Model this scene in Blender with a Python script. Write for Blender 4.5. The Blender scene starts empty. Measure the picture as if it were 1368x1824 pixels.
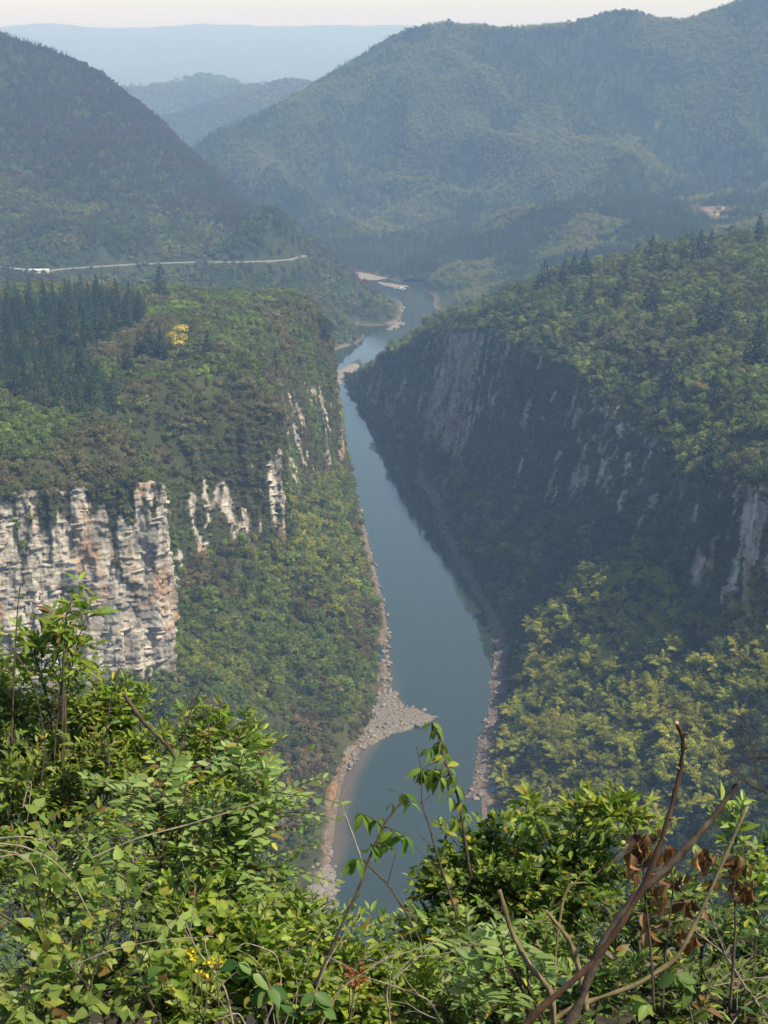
import bpy, math, random
import numpy as np

# ------------------------------------------------------------------ camera, sky, sun, exposure
scene = bpy.context.scene
random.seed(7)
RNG = np.random.default_rng(11)
COL = scene.collection

CAM_Z = 250.0
PITCH = math.radians(17.0)
FPX = 2800.0                       # focal length in photograph pixels (1368 x 1824)

cam_data = bpy.data.cameras.new('camera')
cam_data.sensor_fit = 'VERTICAL'
cam_data.sensor_height = 36.0
cam_data.lens = 36.0 * FPX / 1824.0
cam_data.clip_start = 0.1
cam_data.clip_end = 60000.0
cam = bpy.data.objects.new('camera', cam_data)
cam.location = (0, 0, CAM_Z)
cam.rotation_euler = (math.radians(90) - PITCH, 0, 0)
COL.objects.link(cam)
scene.camera = cam

SUN_EL, SUN_AZ = math.radians(56), math.radians(116)      # azimuth clockwise from +Y (the view direction)
SUN_DIR = (math.sin(SUN_AZ) * math.cos(SUN_EL), math.cos(SUN_AZ) * math.cos(SUN_EL), math.sin(SUN_EL))

world = bpy.data.worlds.new('World')
scene.world = world
world.use_nodes = True
wn, wl = world.node_tree.nodes, world.node_tree.links
bg = wn['Background']
sky = wn.new('ShaderNodeTexSky')
sky.sky_type = 'NISHITA'
sky.sun_disc = False
sky.sun_elevation = SUN_EL
sky.sun_rotation = SUN_AZ
sky.altitude = 300
sky.air_density = 0.95
sky.dust_density = 0.8
sky.ozone_density = 1.0
wl.new(sky.outputs[0], bg.inputs['Color'])
bg.inputs['Strength'].default_value = 0.13

sun_data = bpy.data.lights.new('sun', 'SUN')
sun_data.energy = 5.0
sun_data.angle = math.radians(0.6)
sun_data.color = (1.0, 0.90, 0.74)
sun = bpy.data.objects.new('sun', sun_data)
sun.rotation_euler = (math.pi / 2 - SUN_EL, 0, math.pi - SUN_AZ)
sun.location = (600, 0, 900)
COL.objects.link(sun)

scene.view_settings.view_transform = 'Standard'
scene.view_settings.look = 'None'
scene.view_settings.gamma = 1.0
scene.view_settings.use_curve_mapping = False
scene.view_settings.exposure = 0.48

scene.render.engine = 'CYCLES'
cy = scene.cycles
cy.max_bounces = 5
cy.diffuse_bounces = 2
cy.glossy_bounces = 2
cy.transmission_bounces = 3
cy.transparent_max_bounces = 6
cy.volume_bounces = 1
cy.use_denoising = True
cy.denoiser = 'OPENIMAGEDENOISE'
cy.denoising_input_passes = 'RGB_ALBEDO_NORMAL'
cy.use_adaptive_sampling = False
cy.sample_clamp_indirect = 6.0
cy.caustics_reflective = False
cy.caustics_refractive = False

CP, SP = math.cos(PITCH), math.sin(PITCH)


def ray(px, py):
    """direction of the sight line through a photograph pixel, per metre of depth"""
    a, b = (px - 684) / FPX, (py - 912) / FPX
    return np.array([a, CP - b * SP, -SP - b * CP])


def at_z(px, py, z):
    d = ray(px, py)
    t = (z - CAM_Z) / d[2]
    return np.array([d[0] * t, d[1] * t, z])


def at_y(px, py, Y):
    d = ray(px, py)
    t = Y / d[1]
    return np.array([d[0] * t, Y, CAM_Z + d[2] * t])


def at_d(px, py, t):
    d = ray(px, py)
    return np.array([d[0] * t, d[1] * t, CAM_Z + d[2] * t])


# ------------------------------------------------------------------ noise
def _hash(ix, iy, iz, seed):
    h = (ix.astype(np.int64) * 374761393 + iy.astype(np.int64) * 668265263 + iz.astype(np.int64) * 2147483647
         + seed * 1274126177) & 0xFFFFFFFF
    h = ((h ^ (h >> 13)) * 1274126177) & 0xFFFFFFFF
    h = ((h ^ (h >> 16)) * 2246822519) & 0xFFFFFFFF
    h = h ^ (h >> 15)
    return (h & 0xFFFFFF).astype(np.float64) / 0xFFFFFF


def vnoise(x, y, z, seed=0):
    x, y, z = np.broadcast_arrays(np.asarray(x, float), np.asarray(y, float), np.asarray(z, float))
    fx, fy, fz = np.floor(x), np.floor(y), np.floor(z)
    tx, ty, tz = x - fx, y - fy, z - fz
    tx, ty, tz = [t * t * t * (t * (t * 6 - 15) + 10) for t in (tx, ty, tz)]
    r = 0
    for dx in (0, 1):
        wx = tx if dx else 1 - tx
        for dy in (0, 1):
            wy = ty if dy else 1 - ty
            for dz in (0, 1):
                wz = tz if dz else 1 - tz
                r = r + wx * wy * wz * _hash(fx + dx, fy + dy, fz + dz, seed)
    return r * 2 - 1


def fbm(x, y, z=0.0, octaves=4, seed=0, gain=0.5):
    s, a, f, n = 0, 1.0, 1.0, 0
    for o in range(octaves):
        s = s + a * vnoise(np.asarray(x) * f, np.asarray(y) * f, np.asarray(z) * f, seed + o * 17)
        n += a
        a *= gain
        f *= 2.03
    return s / n


def ridged(x, y, z=0.0, octaves=4, seed=0):
    s, a, f, n = 0, 1.0, 1.0, 0
    for o in range(octaves):
        v = 1 - np.abs(vnoise(np.asarray(x) * f, np.asarray(y) * f, np.asarray(z) * f, seed + o * 17))
        s = s + a * v * v
        n += a
        a *= 0.5
        f *= 2.03
    return s / n


def smooth(a, b, x):
    t = np.clip((x - a) / (b - a), 0, 1)
    return t * t * (3 - 2 * t)


# ------------------------------------------------------------------ objects and tags
def tag(o, label=None, cat=None, group=None, kind=None):
    if label: o['label'] = label
    if cat: o['category'] = cat
    if group: o['group'] = group
    if kind: o['kind'] = kind
    return o


def link(o, parent=None):
    COL.objects.link(o)
    if parent is not None:
        o.parent = parent
    return o


def empty(name, loc=(0, 0, 0), rz=0.0, s=1.0):
    e = bpy.data.objects.new(name, None)
    e.empty_display_size = 0.2
    e.location = loc
    e.rotation_euler = (0, 0, rz)
    e.scale = (s, s, s)
    COL.objects.link(e)
    return e


def mesh_np(name, verts, faces, mat, smooth_shade=False):
    """verts (n,3), faces: list of index arrays (k,3) and/or (k,4)"""
    me = bpy.data.meshes.new(name)
    verts = np.asarray(verts, np.float32)
    if not isinstance(faces, (list, tuple)):
        faces = [faces]
    faces = [np.asarray(f, np.int32) for f in faces if len(f)]
    me.vertices.add(len(verts))
    me.vertices.foreach_set('co', verts.ravel())
    nl = sum(f.size for f in faces)
    npoly = sum(len(f) for f in faces)
    me.loops.add(nl)
    me.loops.foreach_set('vertex_index', np.concatenate([f.ravel() for f in faces]))
    me.polygons.add(npoly)
    starts, c = [], 0
    for f in faces:
        k = f.shape[1]
        starts.append(c + np.arange(len(f)) * k)
        c += f.size
    me.polygons.foreach_set('loop_start', np.concatenate(starts).astype(np.int32))
    if smooth_shade:
        me.polygons.foreach_set('use_smooth', np.ones(npoly, bool))
    me.update(calc_edges=True)
    me.validate()
    if mat is not None:
        for m in (mat if isinstance(mat, (list, tuple)) else [mat]):
            me.materials.append(m)
    return me


def attr_f(me, name, vals):
    a = me.attributes.new(name, 'FLOAT', 'POINT')
    a.data.foreach_set('value', np.asarray(vals, np.float32).ravel())


def attr_c(me, name, vals):
    a = me.attributes.new(name, 'FLOAT_COLOR', 'POINT')
    v = np.ones((len(vals), 4), np.float32)
    v[:, :3] = vals
    a.data.foreach_set('color', v.ravel())


def grid_faces(nv, nu, flip=False):
    i = np.arange(nv * nu).reshape(nv, nu)
    q = np.stack([i[:-1, :-1], i[:-1, 1:], i[1:, 1:], i[1:, :-1]], -1).reshape(-1, 4)
    return q[:, ::-1] if flip else q


# ------------------------------------------------------------------ materials
class NT:
    def __init__(self, name):
        self.m = bpy.data.materials.new(name)
        self.m.use_nodes = True
        self.t = self.m.node_tree
        self.t.nodes.clear()
        self.out = self.t.nodes.new('ShaderNodeOutputMaterial')

    def n(self, typ, **kw):
        nd = self.t.nodes.new(typ)
        for k, v in kw.items():
            if k.startswith('i_'):
                key = k[2:]
                key = int(key) if key.isdigit() else key.replace('_', ' ')
                self.set(nd.inputs[key], v)
            else:
                setattr(nd, k, v)
        return nd

    def set(self, sock, v):
        if hasattr(v, 'is_output') or isinstance(v, bpy.types.NodeSocket):
            self.t.links.new(v, sock)
        else:
            sock.default_value = v

    def noise(self, vec, scale, detail=4, rough=0.55):
        return self.n('ShaderNodeTexNoise', i_Vector=vec, i_Scale=scale, i_Detail=detail, i_Roughness=rough).outputs['Fac']

    def ramp(self, fac, stops, interp='LINEAR'):
        r = self.n('ShaderNodeValToRGB')
        r.color_ramp.interpolation = interp
        el = r.color_ramp.elements
        while len(el) < len(stops): el.new(0.5)
        for e, (p, c) in zip(el, stops):
            e.position = p
            e.color = (*c, 1) if len(c) == 3 else c
        self.set(r.inputs[0], fac)
        return r.outputs[0]

    def mix(self, f, a, b, mode='MIX'):
        m = self.n('ShaderNodeMix', data_type='RGBA', blend_type=mode)
        self.set(m.inputs[0], f)
        for s, v in ((m.inputs[6], a), (m.inputs[7], b)):
            if isinstance(v, tuple) and len(v) == 3: v = (*v, 1)
            self.set(s, v)
        return m.outputs[2]

    def math(self, op, a, b=0.0, c=0.0):
        m = self.n('ShaderNodeMath', operation=op)
        self.set(m.inputs[0], a); self.set(m.inputs[1], b); self.set(m.inputs[2], c)
        return m.outputs[0]

    def scaled(self, vec, s):
        m = self.n('ShaderNodeMapping')
        self.set(m.inputs['Vector'], vec)
        m.inputs['Scale'].default_value = s
        return m.outputs[0]

    def bump(self, h, strength, dist):
        return self.n('ShaderNodeBump', i_Height=h, i_Strength=strength, i_Distance=dist).outputs[0]

    def pos(self):
        return self.n('ShaderNodeNewGeometry').outputs['Position']

    def attr(self, name, typ='GEOMETRY'):
        return self.n('ShaderNodeAttribute', attribute_name=name, attribute_type=typ)

    def done(self, shader):
        self.t.links.new(shader, self.out.inputs['Surface'])
        return self.m

    def principled(self, col, rough=0.9, spec=0.2, normal=None, **kw):
        p = self.n('ShaderNodeBsdfPrincipled')
        if isinstance(col, tuple) and len(col) == 3: col = (*col, 1)
        self.set(p.inputs['Base Color'], col)
        self.set(p.inputs['Roughness'], rough)
        self.set(p.inputs['Specular IOR Level'], spec)
        if normal is not None: self.set(p.inputs['Normal'], normal)
        for k, v in kw.items():
            self.set(p.inputs[k.replace('_', ' ')], v)
        return p.outputs[0]


def rock_colour(t, p):
    """limestone: pale grey faces, darker weathering streaks, ochre stains"""
    streak = t.noise(t.scaled(p, (0.32, 0.32, 0.035)), 1.0, 6, 0.62)
    patch = t.noise(p, 0.11, 5, 0.6)
    fine = t.noise(p, 1.3, 5, 0.65)
    c = t.ramp(streak, [(0.29, (0.085, 0.08, 0.072)), (0.40, (0.22, 0.20, 0.165)), (0.50, (0.38, 0.345, 0.28)), (0.64, (0.58, 0.53, 0.44))])
    ochre = t.ramp(t.noise(t.scaled(p, (0.075, 0.075, 0.03)), 1.0, 4, 0.55), [(0.53, (0, 0, 0)), (0.63, (1, 1, 1))])
    c = t.mix(t.math('MULTIPLY', ochre, 0.75), c, (0.40, 0.235, 0.115))
    c = t.mix(t.ramp(patch, [(0.50, (0, 0, 0)), (0.66, (0.6, 0.6, 0.6))]), c, (0.115, 0.115, 0.105))
    c = t.mix(0.45, c, t.ramp(fine, [(0.3, (0.4, 0.4, 0.4)), (0.7, (1.4, 1.4, 1.4))]), 'MULTIPLY')
    return c, streak, fine


def mat_terrain(name, soils, scale=1.0):
    t = NT(name)
    p = t.pos()
    rc, streak, fine = rock_colour(t, p)
    n1 = t.noise(p, 0.06 * scale, 6, 0.6)
    soil = t.ramp(n1, [(0.3, soils[0]), (0.5, soils[1]), (0.7, soils[2])])
    soil = t.mix(0.5, soil, t.ramp(t.noise(p, 1.1 * scale, 4, 0.7), [(0.3, (0.5, 0.5, 0.5)), (0.7, (1.4, 1.4, 1.4))]), 'MULTIPLY')
    col = t.mix(t.attr('rock').outputs['Fac'], soil, rc)
    col = t.mix(t.attr('bank').outputs['Fac'], col,
                t.ramp(t.noise(p, 0.9, 5, 0.7), [(0.3, (0.06, 0.045, 0.03)), (0.5, (0.15, 0.115, 0.08)), (0.7, (0.27, 0.23, 0.19))]))
    h = t.math('ADD', t.math('MULTIPLY', t.noise(t.scaled(p, (1, 1, 2.6)), 0.6, 6, 0.7), 1.0), t.math('MULTIPLY', fine, 0.4))
    return t.done(t.principled(col, 0.95, 0.1, t.bump(h, 0.8, 0.7)))



def mat_rock():
    t = NT('limestone')
    p = t.pos()
    c, streak, fine = rock_colour(t, p)
    h = t.math('ADD', t.noise(t.scaled(p, (1, 1, 2.6)), 0.6, 6, 0.7), t.math('MULTIPLY', fine, 0.4))
    return t.done(t.principled(c, 0.95, 0.1, t.bump(h, 0.7, 0.5)))


M = {}
M['rock'] = mat_rock()
M['terrain'] = mat_terrain('canyon_ground', [(0.03, 0.038, 0.014), (0.046, 0.054, 0.02), (0.072, 0.07, 0.03)])
M['far_terrain'] = mat_terrain('hill_ground', [(0.02, 0.03, 0.014), (0.03, 0.045, 0.018), (0.05, 0.055, 0.028)], 0.5)


def mat_water():
    t = NT('river_water')
    p = t.pos()
    rip = t.noise(t.scaled(p, (0.9, 0.35, 1)), 0.9, 3, 0.6)
    cat = t.ramp(t.noise(t.scaled(p, (1.6, 0.6, 1)), 0.02, 4, 0.55), [(0.45, (0.15, 0.15, 0.15)), (0.62, (1, 1, 1))])
    nrm = t.bump(t.math('MULTIPLY', rip, cat), 0.35, 0.05)
    shallow = t.attr('shallow').outputs['Fac']
    c = t.mix(shallow, (0.022, 0.036, 0.024), (0.15, 0.10, 0.05))
    return t.done(t.principled(c, t.math('MULTIPLY_ADD', cat, 0.05, 0.02), 0.5, nrm, IOR=1.7, Specular_Tint=(1.0, 0.9, 0.78, 1)))


M['water'] = mat_water()

# ------------------------------------------------------------------ canyon banks: swept control grids
def catmull(ctrl, counts):
    """ctrl (n, ...) -> interpolated along axis 0; counts = subdivisions of each interval; also the parameter"""
    n = len(ctrl)
    out, par = [], []
    for i in range(n - 1):
        p0, p1, p2, p3 = ctrl[max(i - 1, 0)], ctrl[i], ctrl[i + 1], ctrl[min(i + 2, n - 1)]
        m1, m2 = (p2 - p0) * 0.32, (p3 - p1) * 0.32
        k = counts[i] + (1 if i == n - 2 else 0)
        for j in range(k):
            t = j / counts[i]
            h = ((2 * t ** 3 - 3 * t ** 2 + 1), (t ** 3 - 2 * t ** 2 + t), (-2 * t ** 3 + 3 * t ** 2), (t ** 3 - t ** 2))
            out.append(h[0] * p1 + h[1] * m1 + h[2] * p2 + h[3] * m2)
            par.append(i + t)
    return np.array(out), np.array(par)


def linear_rows(ctrl, counts):
    out, par = [], []
    for i in range(len(ctrl) - 1):
        k = counts[i] + (1 if i == len(ctrl) - 2 else 0)
        for j in range(k):
            t = j / counts[i]
            out.append(ctrl[i] * (1 - t) + ctrl[i + 1] * t)
            par.append(i + t)
    return np.array(out), np.array(par)


# rows of a bank: 0 riverbed, 1 waterline, 2 bank, 3 mid slope, 4 cliff foot, 5 cliff top, 6 rim, 7 plateau, 8 plateau back, 9 fall, 10 end
def bank_grid(cols, ucounts, vcounts):
    ctrl = np.array(cols, float)                       # (ncol, nrow, 3)
    g, up = catmull(ctrl, ucounts)                     # (nu, nrow, 3)
    g, vp = linear_rows(np.swapaxes(g, 0, 1), vcounts)  # (nv, nu, 3)
    return g, up, vp


def strata_blocks(s, z, seed=3):
    """bedded, jointed limestone: offset of the face, s metres along it, z height"""
    rg = np.random.default_rng(seed)
    sw = s + 1.6 * vnoise(s * 0.08, z * 0.06, 0, seed) + 0.35 * vnoise(s * 0.5, z * 0.5, 0, seed + 2)
    zw = z + 0.05 * s + 1.5 * vnoise(s * 0.06, z * 0.05, 0, seed + 3) + 0.25 * vnoise(s * 0.5, z * 0.4, 0, seed + 4)
    # tall panels between joints, each turned a little to one side
    bands = np.cumsum(rg.uniform(7, 24, 40)) - 30
    Bz = np.searchsorted(bands, zw)
    jw = rg.uniform(3.5, 9.0, 60)[Bz]
    js = sw + rg.uniform(0, 40, 60)[Bz]
    cell = np.floor(js / jw)
    fr = js / jw - cell - 0.5
    o1 = _hash(cell, Bz, Bz * 0, seed) * 2.2
    turn = (_hash(cell, Bz, Bz * 0 + 3, seed) - 0.5) * 1.3 * jw
    # smaller blocks and thin beds
    e2 = np.cumsum(rg.uniform(1.2, 4.5, 120)) - 20
    L2 = np.searchsorted(e2, zw)
    w2 = rg.uniform(1.5, 4.5, 130)[L2]
    o2 = _hash(np.floor((sw + rg.uniform(0, 9, 130)[L2]) / w2), L2, L2 * 0 + 7, seed) ** 1.5 * 1.5
    e3 = np.cumsum(rg.uniform(0.45, 1.3, 320)) - 20
    L3 = np.searchsorted(e3, zw)
    o3 = rg.random(330)[L3] * 0.55
    rough = 0.35 * vnoise(s * 1.1, z * 1.1, 0, seed + 6)
    return o1 + turn * fr + o2 + o3 + rough


def displace_bank(g, up, vp, side, seed, rough_cliff):
    nv, nu, _ = g.shape
    X, Y, Z = g[..., 0], g[..., 1], g[..., 2]
    du = np.gradient(g, axis=1)
    dv = np.gradient(g, axis=0)
    nrm = np.cross(du, dv) * (1 if side > 0 else -1)
    nrm /= np.linalg.norm(nrm, axis=-1, keepdims=True) + 1e-9
    # horizontal outward normal, smoothed along the bank, for the cliffs
    s = np.concatenate([[0], np.cumsum(np.linalg.norm(np.diff(g[np.argmin(abs(vp - 4.5))], axis=0), axis=1))])
    S = np.broadcast_to(s, (nv, nu))
    V = np.broadcast_to(vp[:, None], (nv, nu))
    cliff = smooth(3.85, 4.15, V) * (1 - smooth(4.95, 5.2, V))
    slope = smooth(1.05, 2.0, V) * (1 - cliff)
    big = fbm(X / 38, Y / 38, Z / 60, 3, seed)
    mid = fbm(X / 11, Y / 11, Z / 30, 3, seed + 50)
    d = slope * (4.5 * big + 2.6 * mid) * (1 - 0.3 * smooth(5.5, 6.5, V))
    col = fbm(X / 16, Y / 16, Z / 120, 3, seed + 90)
    crack = ridged(X / 13, Y / 13, Z / 150, 2, seed + 30)
    d = d + cliff * rough_cliff * (1.9 * col - 2.6 * np.clip(crack - 0.72, 0, 1) * 4 + strata_blocks(S, Z, seed) - 2.4)
    out = g + nrm * d[..., None]
    # rock shows on the cliffs in upright streaks and patches
    st = fbm(X / 7, Y / 7, Z / 34, 4, seed + 70) * 0.55 + fbm(X / 3.2, Y / 3.2, Z / 42, 3, seed + 75) * 0.6
    return out, cliff, st, nrm, S, V


def finish_bank(name, P, rock, bank, mat, flip):
    nv, nu, _ = P.shape
    me = mesh_np(name, P.reshape(-1, 3), grid_faces(nv, nu, flip), mat, False)
    attr_f(me, 'rock', rock)
    attr_f(me, 'bank', bank)
    o = bpy.data.objects.new(name, me)
    link(o)
    tag(o, kind='structure')
    return o


def col_left(water, foot, top, rim, mid, back, fall, end, soft=0.0):
    w = np.array([*water, 0.0]); f = np.array(foot, float); t = np.array(top, float)
    rim, mid = np.array(rim, float), np.array(mid, float)
    if t[2] - f[2] > 30 and soft:
        rim = rim * (1 - 0.3 * soft) + mid * 0.3 * soft
        t = t * (1 - 0.35 * soft) + rim * 0.35 * soft
        t[2] = np.array(top, float)[2] - 24 * soft
    inw = (f - w); inw[2] = 0
    inw /= np.linalg.norm(inw)
    return [w - inw * 14 + np.array([0, 0, -4]), w, w + inw * 4 + np.array([0, 0, 1.8]), w * 0.45 + f * 0.55 + np.array([0, 0, -0.03 * f[2]]),
            f, t, np.array(rim, float), np.array(mid, float), np.array(back, float), np.array(fall, float), np.array(end, float)]


LEFT = [  # water            foot              top               rim               plateau            back               fall               end
    ((-60, 200), (-330, 360, 60), (-332, 372, 120), (-340, 400, 124), (-380, 420, 126), (-450, 440, 128), (-600, 520, 125), (-800, 600, 120), 0),
    ((-30, 330), (-160, 446, 47), (-161, 455, 114), (-175, 480, 121), (-230, 520, 122), (-350, 580, 122), (-520, 700, 120), (-700, 850, 60), 0.15),
    ((-18, 430), (-110, 470, 45), (-111, 476, 113), (-122, 502, 121), (-190, 570, 121), (-310, 660, 121), (-450, 800, 112), (-560, 960, 50), 0.15),
    ((-14, 500), (-70, 490, 43), (-71.5, 494, 111), (-88, 516, 119), (-150, 600, 121), (-275, 720, 121), (-400, 860, 106), (-480, 1020, 45), 0.1),
    ((-2, 542), (-80, 528, 49), (-86, 531, 105), (-98, 545, 115), (-140, 625, 120), (-250, 760, 120), (-360, 900, 103), (-420, 1060, 42), 0.7),
    ((1.5, 572), (-72, 566, 57), (-78, 569, 106), (-90, 582, 115), (-130, 660, 119), (-232, 790, 119), (-330, 920, 100), (-380, 1080, 40), 0.9),
    ((1.5, 590), (-54, 590, 58), (-56, 593, 111), (-68, 608, 117), (-118, 690, 119), (-214, 815, 119), (-300, 935, 97), (-350, 1090, 38), 0.5),
    ((1.4, 606), (-37, 603, 56), (-38, 605, 113), (-50, 622, 118), (-106, 715, 119), (-196, 838, 118), (-272, 950, 94), (-310, 1100, 35), 0.35),
    ((1, 655), (-45, 652, 50), (-49, 654, 111), (-60, 668, 116), (-95, 748, 118), (-176, 858, 116), (-246, 962, 90), (-270, 1110, 32), 0.8),
    ((-6, 742), (-37, 742, 38), (-43, 746, 111), (-52, 752, 114), (-82, 795, 116), (-155, 876, 113), (-216, 975, 85), (-235, 1120, 28), 0.9),
    ((-12, 808), (-25, 812, 26), (-32, 816, 107), (-42, 818, 110), (-72, 838, 113), (-132, 892, 110), (-186, 985, 78), (-200, 1130, 24), 0.8),
    ((-17, 852), (-20, 853, 7), (-27, 860, 97), (-36, 862, 103), (-62, 872, 108), (-108, 905, 106), (-160, 1000, 70), (-170, 1140, 20), 0.5),
    ((-24, 950), (-28, 951, 5), (-40, 956, 88), (-46, 958, 93), (-60, 962, 95), (-90, 965, 92), (-130, 1020, 62), (-145, 1150, 16), 0.6),
    ((-31, 1080), (-36, 1081, 5), (-52, 1085, 70), (-60, 1086, 76), (-72, 1088, 78), (-90, 1090, 76), (-115, 1110, 55), (-130, 1160, 14), 0.5),
    ((-58, 1190), (-66, 1186, 5), (-84, 1176, 50), (-92, 1172, 54), (-100, 1168, 56), (-110, 1162, 55), (-122, 1165, 40), (-135, 1175, 12), 0.3),
]
lu = [60, 120, 120, 70, 40, 32, 34, 40, 50, 44, 34, 52, 60, 50]
lv = [4, 4, 30, 34, 165, 18, 40, 50, 24, 12]
g, up, vp = bank_grid([col_left(*c) for c in LEFT], lu, lv)
Pl, cliff, st, nl, Sl, Vl = displace_bank(g, up, vp, +1, 21, (0.72 - 0.2 * smooth(4.5, 6.0, up))[None, :])
Ul = np.broadcast_to(up[None, :], Vl.shape)
near_face = (1 - smooth(3.05, 3.5, Ul))                      # the bare face of the first cliff
thr = 0.20 - 0.72 * near_face * (1 - 0.72 * smooth(4.62, 4.98, Vl)) - 0.40 * np.exp(-((Ul - 6.5) / 0.8) ** 2) * (1 - smooth(4.6, 4.85, Vl)) - 0.12 * np.exp(-((Ul - 9.0) / 0.6) ** 2) - 0.10 * np.exp(-((Ul - 10.8) / 0.6) ** 2)
rock_l = cliff * smooth(thr, thr + 0.10, st - 0.25 * smooth(4.55, 5.0, Vl) * (1 - near_face))
bank_l = (1 - smooth(1.6, 2.0, Vl + 0.5 * st))
left_bank = finish_bank('left_canyon_terrain', Pl, rock_l, bank_l, M['terrain'], True)

RIGHT = [
    ((30, 280), (150, 320, 78), (165, 322, 122), (185, 325, 130), (260, 340, 138), (420, 400, 160), (600, 500, 165), (900, 650, 160), 0.5),
    ((31, 400), (134, 398, 75), (146, 400, 119), (162, 405, 125), (238, 430, 134), (400, 520, 155), (580, 650, 155), (850, 800, 140), 0.6),
    ((34, 500), (115, 480, 68), (119, 483, 112), (136, 492, 119), (215, 520, 131), (372, 620, 151), (550, 760, 150), (800, 950, 120), 0.2),
    ((44, 566), (100, 555, 60), (107, 558, 110), (124, 566, 117), (200, 600, 130), (345, 700, 150), (500, 850, 145), (700, 1080, 100), 0.5),
    ((48, 640), (83, 638, 50), (94, 640, 108), (110, 646, 115), (182, 680, 129), (320, 780, 148), (450, 940, 132), (600, 1150, 80), 0.6),
    ((35, 740), (64, 736, 36), (79, 738, 105), (94, 742, 112), (160, 764, 126), (290, 850, 145), (390, 1010, 112), (500, 1200, 60), 0.3),
    ((29, 825), (49, 828, 18), (60, 836, 97), (75, 842, 107), (132, 856, 121), (230, 925, 137), (310, 1050, 92), (400, 1240, 40), 0.1),
    ((20, 884), (41, 888, 7), (53, 900, 85), (70, 905, 101), (105, 912, 117), (158, 938, 124), (225, 1050, 78), (300, 1260, 25), 0.05),
    ((21, 946), (24, 948, 3), (36, 957, 73), (50, 962, 84), (80, 968, 95), (120, 980, 103), (172, 1060, 64), (230, 1270, 15), 0.1),
    ((-2, 1003), (0, 1005, 3), (14, 1012, 58), (28, 1018, 66), (50, 1024, 72), (80, 1034, 76), (118, 1090, 48), (170, 1270, 8), 0.2),
    ((-18, 1080), (-15, 1080, 2), (-5, 1078, 30), (5, 1076, 36), (20, 1078, 42), (42, 1086, 46), (72, 1115, 32), (110, 1265, 5), 0.2),
    ((-28, 1137), (-24, 1136, 2), (-15, 1130, 12), (-8, 1126, 15), (0, 1122, 19), (15, 1124, 21), (40, 1145, 18), (70, 1250, 3), 0),
    ((-30, 1165), (-26, 1163, 2), (-18, 1156, 7), (-12, 1151, 9), (-4, 1148, 11), (6, 1150, 12), (24, 1165, 10), (40, 1230, 1), 0),
]
ru = [46, 50, 50, 46, 56, 52, 40, 40, 40, 46, 40, 20]
rv = [4, 4, 30, 34, 80, 16, 36, 44, 24, 20]
g, up, vp = bank_grid([col_left(*c) for c in RIGHT], ru, rv)
Pr, cliff, st, nr_, Sr, Vr = displace_bank(g, up, vp, -1, 41, 0.7)
Ur = np.broadcast_to(up[None, :], Vr.shape)
thr = 0.24 - 0.62 * np.exp(-((Ur - 7.1) / 0.85) ** 2) - 0.14 * np.exp(-((Ur - 9.3) / 0.8) ** 2) - 0.42 * np.exp(-((Ur - 2.0) / 0.25) ** 2) - 0.28 * np.exp(-((Ur - 4.2) / 0.3) ** 2)
rock_r = cliff * smooth(thr, thr + 0.12, st)
bank_r = (1 - smooth(1.7, 2.15, Vr + 0.5 * st))
right_bank = finish_bank('right_canyon_terrain', Pr, rock_r, bank_r, M['terrain'], False)


# ------------------------------------------------------------------ far hills: height fields through control points
def rbf(points, c=120.0):
    p = np.array(points, float)
    xy, z = p[:, :2], p[:, 2]
    z0 = z.mean()
    d = np.linalg.norm(xy[:, None] - xy[None], axis=-1)
    A = np.sqrt(d * d + c * c)
    w = np.linalg.solve(A + np.eye(len(p)) * 1e-3, z - z0)

    def f(X, Y):
        r = np.full(X.shape, z0)
        for (x, y), k in zip(xy, w):
            r = r + k * np.sqrt((X - x) ** 2 + (Y - y) ** 2 + c * c)
        return r
    return f


def hill(name, x0, x1, y0, y1, res, f, detail, lo=-20.0):
    nx, ny = int((x1 - x0) / res) + 1, int((y1 - y0) / res) + 1
    X, Y = np.meshgrid(np.linspace(x0, x1, nx), np.linspace(y0, y1, ny))
    Z = f(X, Y)
    Z = np.maximum(Z + detail(X, Y, Z), lo)
    P = np.stack([X, Y, Z], -1)
    me = mesh_np(name, P.reshape(-1, 3), grid_faces(ny, nx), M['far_terrain'], True)
    gz = np.gradient(Z)
    steep = np.hypot(gz[0] / ((y1 - y0) / (ny - 1)), gz[1] / ((x1 - x0) / (nx - 1)))
    attr_f(me, 'rock', (0.0 if name == 'left_hill' else 1.0) * smooth(2.2, 2.8, steep + 0.5 * fbm(X / 20, Y / 20, 0, 3, 5)) * 0.8)
    shore = (1 - smooth(0.3, 1.4, Z + 1.2 * fbm(X / 9, Y / 9, 0, 3, 8)))
    if name == 'left_hill':              # bare earth of the yard beside the road
        shore = np.maximum(shore, np.clip(1.8 * np.exp(-(((X - ROAD[2][0]) / 26) ** 2 + ((Y - ROAD[2][1] + 14) / 20) ** 2)) - 0.3, 0, 1))
    attr_f(me, 'bank', shore)
    o = bpy.data.objects.new(name, me)
    link(o)
    tag(o, kind='structure')
    return o, P


def Yp(*a): return [at_y(*q) for q in a]
def Zp(*a): return [at_z(*q) for q in a]
def Wp(*a): return [np.array(q, float) for q in a]


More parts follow.
